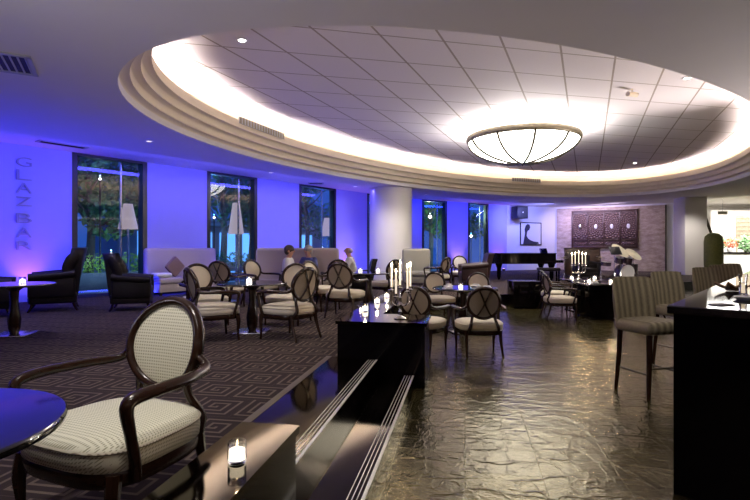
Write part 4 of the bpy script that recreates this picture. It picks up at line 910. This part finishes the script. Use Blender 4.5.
drum('floor_tom', (0.88, 0.35, 0.38), 0.21, 0.42, Matrix.Rotation(0.0, 4, 'X')); drum('snare_drum', (-0.20, 0.40, 0.60), 0.18, 0.15, Matrix.Rotation(0.1, 4, 'X'))
for c, r, tl in (((0.02, -0.15, 1.12), 0.36, 0.75), ((0.62, -0.1, 0.98), 0.33, 0.7), ((-0.5, 0.3, 0.85), 0.18, 0.05)):
    rt = Matrix.Rotation(tl, 4, 'X') @ Matrix.Rotation(0.25, 4, 'Y')
    b = nb(); lathe(b, [(0.0, 0.03), (0.04, 0.028), (0.06, 0.012), (r, 0.0), (r, -0.003), (0.06, 0.009), (0.0, 0.025)], 32, close=False); bmesh.ops.transform(b, matrix=Matrix.Translation(c) @ rt, verts=b.verts); obj('cymbal', b, 'brass', t)
    b = nb(); tube(b, [c, (c[0], c[1], 0.3)], 0.012, 8)
    for k in range(3): a = 2 * PI * k / 3; tube(b, [(c[0], c[1], 0.32), (c[0] + 0.24 * math.cos(a), c[1] + 0.24 * math.sin(a), 0.005)], 0.010, 6)
    obj('cymbal_stand', b, 'steel', t)
t = thing('music_stand', 'black music stand with a silver pole left of the drums', 'stand', (8.9, 18.6, PL), 0.3)
b = nb(); tube(b, [(0, 0, 0.25), (0, 0, 1.05)], 0.012, 8); obj('pole', b, 'steel', t)
for k in range(3): a = 2 * PI * k / 3; b = nb(); tube(b, [(0, 0, 0.28), (0.26 * math.cos(a), 0.26 * math.sin(a), 0.005)], 0.010, 6); obj('leg', b, 'steel', t)
b = nb(); box(b, (0, -0.05, 1.12), (0.50, 0.02, 0.34), 0.01, rot=Matrix.Rotation(-0.5, 4, 'X')); obj('desk', b, 'blackmat', t)
t = thing('hi_hat_stand', 'slim cymbal stand between the piano and the drum kit', 'stand', (7.35, 19.4, PL), 0.0)
b = nb(); tube(b, [(0, 0, 0.2), (0, 0, 0.88)], 0.014, 8); obj('pole', b, 'steel', t)
b = nb(); lathe(b, [(0.0, 0.80), (0.17, 0.83), (0.0, 0.845)], 24, close=False); obj('lower_cymbal', b, 'brass', t)
b = nb(); lathe(b, [(0.0, 0.89), (0.17, 0.86), (0.0, 0.87)], 24, close=False); obj('upper_cymbal', b, 'brass', t)
for k in range(3): a = 2 * PI * k / 3; b = nb(); tube(b, [(0, 0, 0.25), (0.24 * math.cos(a), 0.24 * math.sin(a), 0.005)], 0.010, 6); obj('leg', b, 'steel', t)
t = thing('wooden_cabinet', 'brown wooden sideboard against the slab, behind the right candelabra', 'cabinet', (9.35, 22.6, PL), -0.35)
b = nb(); box(b, (0, 0, 0.62), (1.5, 0.5, 1.14), 0.01); obj('body', b, 'cabinet', t); b = nb(); box(b, (0, 0, 1.21), (1.56, 0.55, 0.04), 0.008); obj('top', b, 'cabinet', t)
for s in (-1, 1):
    b = nb(); box(b, (s * 0.37, -0.26, 0.62), (0.68, 0.02, 1.0), 0.008); dr = obj('door', b, 'cabinet', t); b = nb(); ellipsoid(b, (s * 0.08, -0.285, 0.66), (0.018, 0.018, 0.018)); obj('knob', b, 'brass', dr)
b = nb(); box(b, (0, 0, 0.025), (1.4, 0.44, 0.05)); obj('plinth', b, 'cabinet', t)

# ================================================================ WALL LETTERING
pL = W(-1.0, 0.0)
t = thing('wall_lettering', 'grey metal capitals reading GLAZ BAR down the blue wall', 'sign', (pL.x, pL.y, 2.0), math.atan2(WD.y, WD.x))
Yw = pL.y
for chh, y0, y1 in (('G', 157.5, 166.5), ('L', 170, 180), ('A', 183, 193), ('Z', 197, 206), ('B', 213.5, 223), ('A', 228, 237.5), ('R', 241.5, 250)):
    zc = 1.5 + (248 - (y0 + y1) / 2) / 500 * Yw; hgt = (y1 - y0) / 500 * Yw
    cu = bpy.data.curves.new('letter', 'FONT'); cu.body = chh; cu.size = 1.0; cu.extrude = 0.012; cu.offset = -0.012; cu.align_x = 'CENTER'
    to = bpy.data.objects.new('tmp', cu); C.objects.link(to); bpy.context.view_layer.update()
    me = bpy.data.meshes.new_from_object(to.evaluated_get(bpy.context.evaluated_depsgraph_get())); bpy.data.objects.remove(to)
    xs = [v.co.x for v in me.vertices]; ys = [v.co.y for v in me.vertices]; kx = 0.30 / (max(xs) - min(xs)); ky = hgt / (max(ys) - min(ys)); mx, my = (max(xs) + min(xs)) / 2, (max(ys) + min(ys)) / 2
    for v in me.vertices: v.co = Vector(((v.co.x - mx) * kx, -v.co.z - 0.02, (v.co.y - my) * ky))
    me.name = 'letter'; me.materials.clear(); me.materials.append(M['letter'])
    o = bpy.data.objects.new('letter', me); C.objects.link(o); o.parent = t; o.location = (0, 0, zc - 2.0)
# floor uplights on the blue wall
def uplight(loc, label, col, pw, tgt):
    t = thing('floor_uplight', label, 'uplight', loc)
    b = nb(); lathe(b, [(0.0, 0.0), (0.09, 0.0), (0.09, 0.10), (0.075, 0.12), (0.0, 0.11)], 20); obj('housing', b, 'blackmat', t)
    b = nb(); lathe(b, [(0.0, 0.122), (0.06, 0.122)], 16, close=False); obj('lens', b, 'uplit', t)
    spot('uplight_beam', (loc[0], loc[1], loc[2] + 0.15), tgt, pw, col, 75, 0.8, 0.04)
u = W(-0.95, 0.35, PL); uplight(tuple(u), 'small uplight glowing violet against the wall below the lettering', (0.9, 0.2, 1.0), 26, tuple(W(-0.95, 0.0, 1.6)))
u = W(10.1, 0.4, PL); uplight(tuple(u), 'small uplight glowing violet against the wall left of the white column', (0.8, 0.15, 1.0), 26, tuple(W(10.1, 0.0, 2.0)))
u, _ = on_line(S2A, S2B, 457); u = u + n2 * 0.4; uplight((u.x, u.y, PL), 'small uplight glowing white-pink between the two farthest windows', (1.0, 0.5, 0.95), 34, (u.x - n2.x * 0.4, u.y - n2.y * 0.4, 2.0))
u, _ = on_line(S2A, S2B, 498); u = u + n2 * 0.4; uplight((u.x, u.y, PL), 'small uplight glowing violet in the corner behind the piano', (0.6, 0.1, 1.0), 40, (u.x - n2.x * 0.4, u.y - n2.y * 0.4, 1.8))

# ================================================================ PEOPLE
def skinmesh(joints, edges, root, sub=2):
    """joints: name -> (xyz, radius)"""
    bm = nb(); ly = bm.verts.layers.skin.verify(); V = {}
    for k, (p, r) in joints.items():
        v = bm.verts.new(p); rr = r if isinstance(r, tuple) else (r, r); v[ly].radius = rr; v[ly].use_root = (k == root); V[k] = v
    for a, c in edges: bm.edges.new((V[a], V[c]))
    me = bpy.data.meshes.new('s'); bm.to_mesh(me); bm.free(); o = bpy.data.objects.new('s', me); C.objects.link(o)
    md = o.modifiers.new('s', 'SKIN'); md.use_smooth_shade = True; m2_ = o.modifiers.new('u', 'SUBSURF'); m2_.levels = sub; m2_.render_levels = sub
    bpy.context.view_layer.update(); me2 = bpy.data.meshes.new_from_object(o.evaluated_get(bpy.context.evaluated_depsgraph_get())); bpy.data.objects.remove(o)
    out = nb(); out.from_mesh(me2); bpy.data.meshes.remove(me2); return out
def person(label, loc, phi, shirt, hair, bald=False, lean=0.05, hands=((-0.16, 0.34, 0.72), (0.18, 0.30, 0.70)), sh=0.43):
    t = thing('person', label, 'person', loc, face(phi)); J = {}; E = []
    L = lean
    J['pel'] = ((0, 0, sh + 0.08), (0.14, 0.11)); J['bel'] = ((0, L * 0.4, sh + 0.24), (0.125, 0.10)); J['che'] = ((0, L * 0.8, sh + 0.42), (0.14, 0.10)); J['nb'] = ((0, L, sh + 0.55), (0.065, 0.06)); J['nk'] = ((0, L + 0.02, sh + 0.60), 0.056)
    J['h1'] = ((0, L + 0.04, sh + 0.655), (0.072, 0.082)); J['h2'] = ((0, L + 0.035, sh + 0.73), (0.088, 0.104)); J['h3'] = ((0, L + 0.03, sh + 0.80), (0.068, 0.084))
    E += [('pel', 'bel'), ('bel', 'che'), ('che', 'nb'), ('nb', 'nk'), ('nk', 'h1'), ('h1', 'h2'), ('h2', 'h3')]
    for s, sg in (('l', -1), ('r', 1)):
        hx, hy, hz = hands[0 if sg < 0 else 1]
        J[s + 'sh'] = ((sg * 0.185, L, sh + 0.50), 0.066); J[s + 'el'] = ((sg * 0.29, L + 0.05, sh + 0.24), 0.046); J[s + 'wr'] = ((hx, hy, hz), 0.026)
        d = (Vector((hx, hy, hz)) - Vector(J[s + 'el'][0])).normalized(); sd = Vector((0, 0, 1)).cross(d).normalized(); up = d.cross(sd) * 1.0
        wv = Vector((hx, hy, hz)); J[s + 'pa'] = (tuple(wv + d * 0.06), (0.032, 0.016)); E += [('che', s + 'sh'), (s + 'sh', s + 'el'), (s + 'el', s + 'wr'), (s + 'wr', s + 'pa')]
        for f, (o1, ln) in enumerate(((-0.028, 0.055), (-0.009, 0.068), (0.010, 0.064), (0.028, 0.048))):
            a = wv + d * 0.085 + sd * o1; J['%sf%da' % (s, f)] = (tuple(a), 0.009); J['%sf%db' % (s, f)] = (tuple(a + d * ln * 0.5 - Vector((0, 0, 0.012))), 0.008); J['%sf%dc' % (s, f)] = (tuple(a + d * ln * 0.85 - Vector((0, 0, 0.035))), 0.007)
            E += [(s + 'pa', '%sf%da' % (s, f)), ('%sf%da' % (s, f), '%sf%db' % (s, f)), ('%sf%db' % (s, f), '%sf%dc' % (s, f))]
        J[s + 't1'] = (tuple(wv + d * 0.045 - sd * sg * 0.045), 0.010); J[s + 't2'] = (tuple(wv + d * 0.085 - sd * sg * 0.060), 0.008); E += [(s + 'wr', s + 't1'), (s + 't1', s + 't2')]
        J[s + 'hp'] = ((sg * 0.09, 0.03, sh + 0.05), 0.095); J[s + 'kn'] = ((sg * 0.13, 0.46, sh + 0.02), 0.06); J[s + 'an'] = ((sg * 0.13, 0.44, 0.10), 0.04); J[s + 'to'] = ((sg * 0.14, 0.58, 0.04), 0.035)
        E += [('pel', s + 'hp'), (s + 'hp', s + 'kn'), (s + 'kn', s + 'an'), (s + 'an', s + 'to')]
    bm = skinmesh(J, E, 'pel'); hc = Vector((0, L + 0.035, sh + 0.73))
    ellipsoid(bm, hc + Vector((0, 0.108, -0.015)), (0.014, 0.022, 0.024), 10, 8)                    # nose
    for sg in (-1, 1): ellipsoid(bm, hc + Vector((sg * 0.09, -0.005, -0.01)), (0.012, 0.022, 0.034), 10, 8)
    bdy = obj('body', bm, 'skin', t, sharp=180)
    b = nb()
    for sg in (-1, 1): ellipsoid(b, hc + Vector((sg * 0.034, 0.092, 0.012)), (0.014, 0.012, 0.009), 10, 8)
    obj('eyes', b, 'ink', bdy); b = nb(); ellipsoid(b, hc + Vector((0, 0.094, -0.052)), (0.026, 0.012, 0.007), 10, 8); obj('lips', b, simple('lip_skin', (0.35, 0.12, 0.10), 0.5), bdy)
    SJ = {k: J[k] for k in ('pel', 'bel', 'che', 'nb', 'lsh', 'rsh', 'lel', 'rel')}; SJ = {k: (p, tuple((r if isinstance(r, tuple) else (r, r))[i] + 0.022 for i in (0, 1))) for k, (p, r) in SJ.items()}
    for s in ('l', 'r'):
        a, c = Vector(J[s + 'el'][0]), Vector(J[s + 'wr'][0]); SJ[s + 'cf'] = (tuple(a + (c - a) * 0.85), 0.040)
    SJ['nb'] = ((0, L, sh + 0.545), 0.07)
    obj('shirt', skinmesh(SJ, [('pel', 'bel'), ('bel', 'che'), ('che', 'nb'), ('che', 'lsh'), ('che', 'rsh'), ('lsh', 'lel'), ('rsh', 'rel'), ('lel', 'lcf'), ('rel', 'rcf')], 'pel'), shirt, t, sharp=180)
    TJ = {'pel': ((0, 0, sh + 0.05), (0.155, 0.125))}; TE = []
    for s in ('l', 'r'):
        for k, ad in (('hp', 0.015), ('kn', 0.018), ('an', 0.022)): TJ[s + k] = (J[s + k][0], J[s + k][1] + ad)
        TE += [('pel', s + 'hp'), (s + 'hp', s + 'kn'), (s + 'kn', s + 'an')]
    obj('trousers', skinmesh(TJ, TE, 'pel'), 'trouser', t, sharp=180)
    for sg in (-1, 1): b = nb(); ellipsoid(b, (sg * 0.135, 0.52, 0.045), (0.05, 0.14, 0.045)); obj('shoe', b, 'shoe', t)
    b = nb()
    if bald:
        ellipsoid(b, hc + Vector((0, -0.035, -0.015)), (0.095, 0.085, 0.062), 20, 12)
    else:
        ellipsoid(b, hc + Vector((0, -0.02, 0.035)), (0.108, 0.120, 0.105), 20, 14); ellipsoid(b, hc + Vector((0, -0.05, -0.02)), (0.098, 0.085, 0.09), 20, 12)
    obj('hair', b, hair, t, sharp=180); return t
person('person with short dark hair in a white top, seated with their back partly turned', (-2.10, 11.85, PL), 95, 'shirtw', 'hairdark')
person('grey-haired person in a dark blue printed shirt seated on the banquette', (-1.60, 12.35, PL), 215, 'shirtb', 'hairgrey')
person('balding person in a white shirt seated in the dark armchair, facing left', (-0.52, 12.7, PL), -84, 'shirtw', 'hairgrey', True, 0.12)

# ================================================================ OUTSIDE THE WINDOWS
b = nb(); prism(b, [tuple(W(-14, -0.3))[:2], tuple(W(26, -0.3))[:2], tuple(W(34, -18))[:2], tuple(W(-14, -18))[:2]], PL - 0.5, PL - 0.04)
bmesh.ops.recalc_face_normals(b, faces=b.faces); struct('ground_terrace', b, 'terrace', 'stone terrace outside the windows', cat='ground')
def foliage(bm, c, r, n, size, shell=0.5):
    for _ in range(n):
        while True:
            v = Vector((random.uniform(-1, 1), random.uniform(-1, 1), random.uniform(-1, 1)))
            if shell < v.length < 1: break
        p = Vector(c) + Vector((v.x * r[0], v.y * r[1], v.z * r[2])); a = Vector((random.gauss(0, 1), random.gauss(0, 1), random.gauss(0, 1))).normalized(); q = a.orthogonal().normalized(); s = size * random.uniform(0.6, 1.3)
        vs_ = [bm.verts.new(p + a * s), bm.verts.new(p + q * s * 0.45), bm.verts.new(p - a * s), bm.verts.new(p - q * s * 0.45)]; bm.faces.new(vs_)
def tree(p, h, r, label, n=1400, bare=False):
    t = thing('garden_tree', label, 'tree', tuple(p)); b = nb(); tube(b, [(0, 0, 0), (0.08, 0.05, h * 0.4), (-0.05, 0.1, h * 0.75), (0.1, 0, h)], [0.16, 0.12, 0.09, 0.03], 10, smooth=4)
    for k in range(9):
        a = k * 2.4; z = h * (0.4 + 0.055 * k); L_ = r * (0.9 - 0.05 * k); tube(b, [(0, 0.05, z), (L_ * 0.5 * math.cos(a), L_ * 0.5 * math.sin(a), z + 0.35), (L_ * math.cos(a), L_ * math.sin(a), z + 0.9)], [0.06, 0.035, 0.012], 6, smooth=3)
    obj('trunk', b, 'bark', t); b = nb()
    for k in range(6):
        a = k * 1.1; foliage(b, (r * 0.5 * math.cos(a), r * 0.5 * math.sin(a), h * (0.5 + 0.1 * k)), (r * 0.6, r * 0.6, r * 0.45), n // 6 if not bare else n // 20, 0.13, 0.2)
    obj('crown', b, 'foliage', t)
def outside(px, off, z=PL - 0.04, seg=1):
    if seg == 1: return on_line(W(0, off), W(10, off), px)[0] + Vector((0, 0, z))
    A = S2A - n2 * (-off); B = S2B - n2 * (-off); return on_line(A, B, px)[0] + Vector((0, 0, z))
tree(outside(88, -4.5), 4.6, 1.7, 'leafy tree outside the nearest tall window, left side', 2600); tree(outside(140, -6), 4.8, 1.8, 'leafy tree outside the nearest tall window, right side', 2200)
tree(outside(222, -4.0), 5.0, 1.4, 'branching tree with few leaves outside the second tall window', 1500, True); tree(outside(250, -6.5), 4.6, 1.8, 'dark tree behind the lamp at the second tall window', 1800)
tree(outside(306, -7.0), 5.2, 2.0, 'dark blue-lit tree outside the window behind the guests', 2000); p = outside(430, -4.0, seg=2); tree(p, 5.0, 2.0, 'green floodlit tree outside the window right of the white column', 3000)
p = outside(462, -5.0, seg=2); tree(p, 5.0, 1.6, 'floodlit tree outside the farthest narrow window', 1600)
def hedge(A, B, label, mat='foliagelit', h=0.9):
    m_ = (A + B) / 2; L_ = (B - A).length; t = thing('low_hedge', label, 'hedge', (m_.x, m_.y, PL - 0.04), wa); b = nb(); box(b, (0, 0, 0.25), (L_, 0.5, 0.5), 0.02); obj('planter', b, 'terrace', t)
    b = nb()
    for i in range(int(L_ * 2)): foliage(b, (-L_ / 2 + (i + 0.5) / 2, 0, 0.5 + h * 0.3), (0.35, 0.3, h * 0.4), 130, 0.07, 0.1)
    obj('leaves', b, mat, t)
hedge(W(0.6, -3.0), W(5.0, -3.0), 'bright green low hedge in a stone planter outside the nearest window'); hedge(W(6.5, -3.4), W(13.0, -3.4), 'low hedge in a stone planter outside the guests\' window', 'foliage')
def terrace_lamp(px, off, y0, y1, label, r=0.22):
    p = outside(px, off); zt = 1.5 + (248 - y0) / 500 * p.y; zb = 1.5 + (248 - y1) / 500 * p.y; t = thing('floor_lamp', label, 'lamp', tuple(p))
    b = nb(); lathe(b, [(0.0, 0.0), (0.2, 0.0), (0.2, 0.03), (0.03, 0.05)], 20); obj('base', b, 'steel', t)
    b = nb(); tube(b, [(0, 0, 0.03), (0, 0, zt - p.z)], 0.03, 8); obj('pole', b, 'steel', t)
    b = nb(); lathe(b, [(r, zb - p.z), (r * 0.45, zt - p.z)], 28, close=False); ext = bmesh.ops.solidify(b, geom=b.faces[:], thickness=0.01); obj('lamp_shade', b, 'shade', t)
terrace_lamp(128, -0.9, 204, 229, 'tall floor lamp with a conical shade outside the nearest tall window', 0.26); terrace_lamp(236, -0.9, 203, 234, 'tall floor lamp with a conical shade outside the second tall window', 0.26); terrace_lamp(327, -0.8, 218, 236, 'tall floor lamp with a pale flared shade outside the guests\' window', 0.26)
t = thing('garden_pavilion', 'low lit building with a pale canopy beyond the terrace', 'building', tuple(outside(225, -16)), wa)
b = nb(); box(b, (0, 0, 1.3), (16, 3, 2.6)); obj('wall', b, 'buildlit', t); b = nb(); box(b, (0, -2.2, 2.75), (17, 5.5, 0.18)); obj('canopy', b, 'buildlit', t)
for k in range(8): b = nb(); box(b, (-6.3 + 1.8 * k, -1.52, 1.3), (1.2, 0.05, 1.9)); obj('window', b, simple('lit_blue_window', (0.1, 0.2, 0.4), 0.3, emit=(0.10, 0.36, 1.0), es=1.1) if k == 0 else bpy.data.materials['lit_blue_window'], t)
def garden_light(p, label, pw, col, r=0.1, es=1):
    t = thing('garden_light', label, 'lamp', tuple(p)); b = nb(); tube(b, [(0, 0, 0), (0, 0, p[2] * 0 - (p[2] - PL + 0.04))], 0.025, 8); obj('pole', b, 'blackmat', t); b = nb(); ellipsoid(b, (0, 0, r), (r, r, r)); obj('globe', b, 'lampon', t); point('garden_glow', (p[0], p[1], p[2] + r * 2.5 + 0.05), pw, col, 0.02)
garden_light(outside(100, -3.0, 3.6), 'round white garden lamp high in the nearest tall window', 20, (0.25, 0.45, 1.0), 0.035)
garden_light(outside(111, -2.4, 1.3), 'low garden lamp among the hedge in the nearest window', 30, (0.35, 0.7, 1.0), 0.03)
garden_light(outside(214, -3.0, 2.6), 'garden lamp in the second tall window', 70, (0.1, 0.35, 1.0), 0.04)
garden_light(outside(322, -4.0, 1.5), 'garden lamp in the guests\' window', 90, (0.06, 0.2, 1.0), 0.04)
p = outside(430, -2.2, 3.1, 2); garden_light(p, 'bright greenish white garden lamp in the window right of the column', 110, (0.6, 1.0, 0.75), 0.09)
p = outside(471, -1.6, 2.1, 2); garden_light(p, 'small white garden lamp in the farthest narrow window', 150, (0.1, 0.5, 1.0), 0.07)

# ================================================================ ENTRANCE HALL BEYOND THE OPENING
b = nb(); wallbox(b, Vector((22.2, 33.0, 0)), Vector((26.5, 33.0, 0)), 0.1, 0.9, 4.0); struct('wall_lobby', b, 'column', 'white wall panel behind the flowers')
t = thing('hall_screen', 'grey-brown woven panel above the flowers in the entrance hall', 'panel', (23.0, 30.6, 2.70)); b = nb(); box(b, (0, 0, 0), (1.8, 0.08, 1.5)); obj('panel', b, simple('woven_brown', (0.26, 0.20, 0.14), 0.8, var=0.6, scale=9), t)
for k in range(6): b = nb(); box(b, (0, -0.05, -0.62 + k * 0.25), (1.8, 0.03, 0.04)); obj('slat', b, 'bronze2', t)
for s in (-1, 1): b = nb(); box(b, (s * 0.85, 0.02, -1.4), (0.06, 0.06, 2.7)); obj('post', b, 'bronze2', t)
t = thing('reception_counter', 'white counter with a dark stone top in the entrance hall', 'counter', (20.9, 28.6, 0)); b = nb(); box(b, (0, 0, 0.58), (4.0, 0.8, 1.16)); obj('body', b, 'white', t); b = nb(); box(b, (0, 0, 1.22), (4.1, 0.9, 0.10), 0.01); obj('counter_top', b, 'black', t)
t = thing('flower_arrangement', 'arrangement of red flowers and pale green leaves on the hall counter', 'flowers', (20.3, 28.6, 1.27)); b = nb(); lathe(b, [(0.0, 0.0), (0.12, 0.0), (0.17, 0.15), (0.1, 0.3), (0.12, 0.34)], 20); obj('vase', b, 'white', t)
b = nb(); foliage(b, (0, 0, 0.55), (0.5, 0.3, 0.35), 240, 0.09, 0.1); obj('red_petals', b, 'petal', t)
b = nb(); foliage(b, (-0.9, 0, 0.5), (0.7, 0.3, 0.45), 400, 0.12, 0.1); foliage(b, (1.0, 0, 0.5), (0.7, 0.3, 0.5), 400, 0.12, 0.1); obj('leaves', b, simple('pale_leaf', (0.16, 0.32, 0.12), 0.6, var=0.5, scale=6), t)
t = thing('clipped_topiary', 'tall round-topped dark green topiary just right of the square column', 'plant', (13.95, 20.6, 0.0)); 
b = nb(); lathe(b, [(0.0, 0.55), (0.28, 0.56), (0.33, 0.64), (0.345, 0.9), (0.345, 1.75), (0.31, 1.98), (0.18, 2.10), (0.0, 2.13)], 32); obj('clipped_crown', b, 'canister', t)
b = nb(); tube(b, [(0, 0, 0.3), (0, 0, 0.6)], 0.05, 10); obj('stem', b, 'bark', t); b = nb(); lathe(b, [(0.0, 0.0), (0.18, 0.0), (0.24, 0.38), (0.20, 0.38), (0.0, 0.33)], 24); obj('pot', b, 'black', t)
b = nb(); tube(b, [(16.3, 25.0, 3.6), (18.0, 26.0, 0.9)], 0.13, 4, sx=0.6); obj('stair_rail', b, 'bronze', None, 'dark sloping stair rail behind the topiary', None, cat='rail')
t = thing('hanging_sign', 'small greenish hanging sign in the entrance hall', 'sign', (17.0, 24.45, 3.22)); b = nb(); box(b, (0, 0, 0), (0.46, 0.04, 0.17), 0.01); obj('panel', b, 'signbeige', t)
b = nb(); tube(b, [(0, 0, 0.08), (0, 0, 1.15)], 0.01, 6); obj('rod', b, 'steel', t)
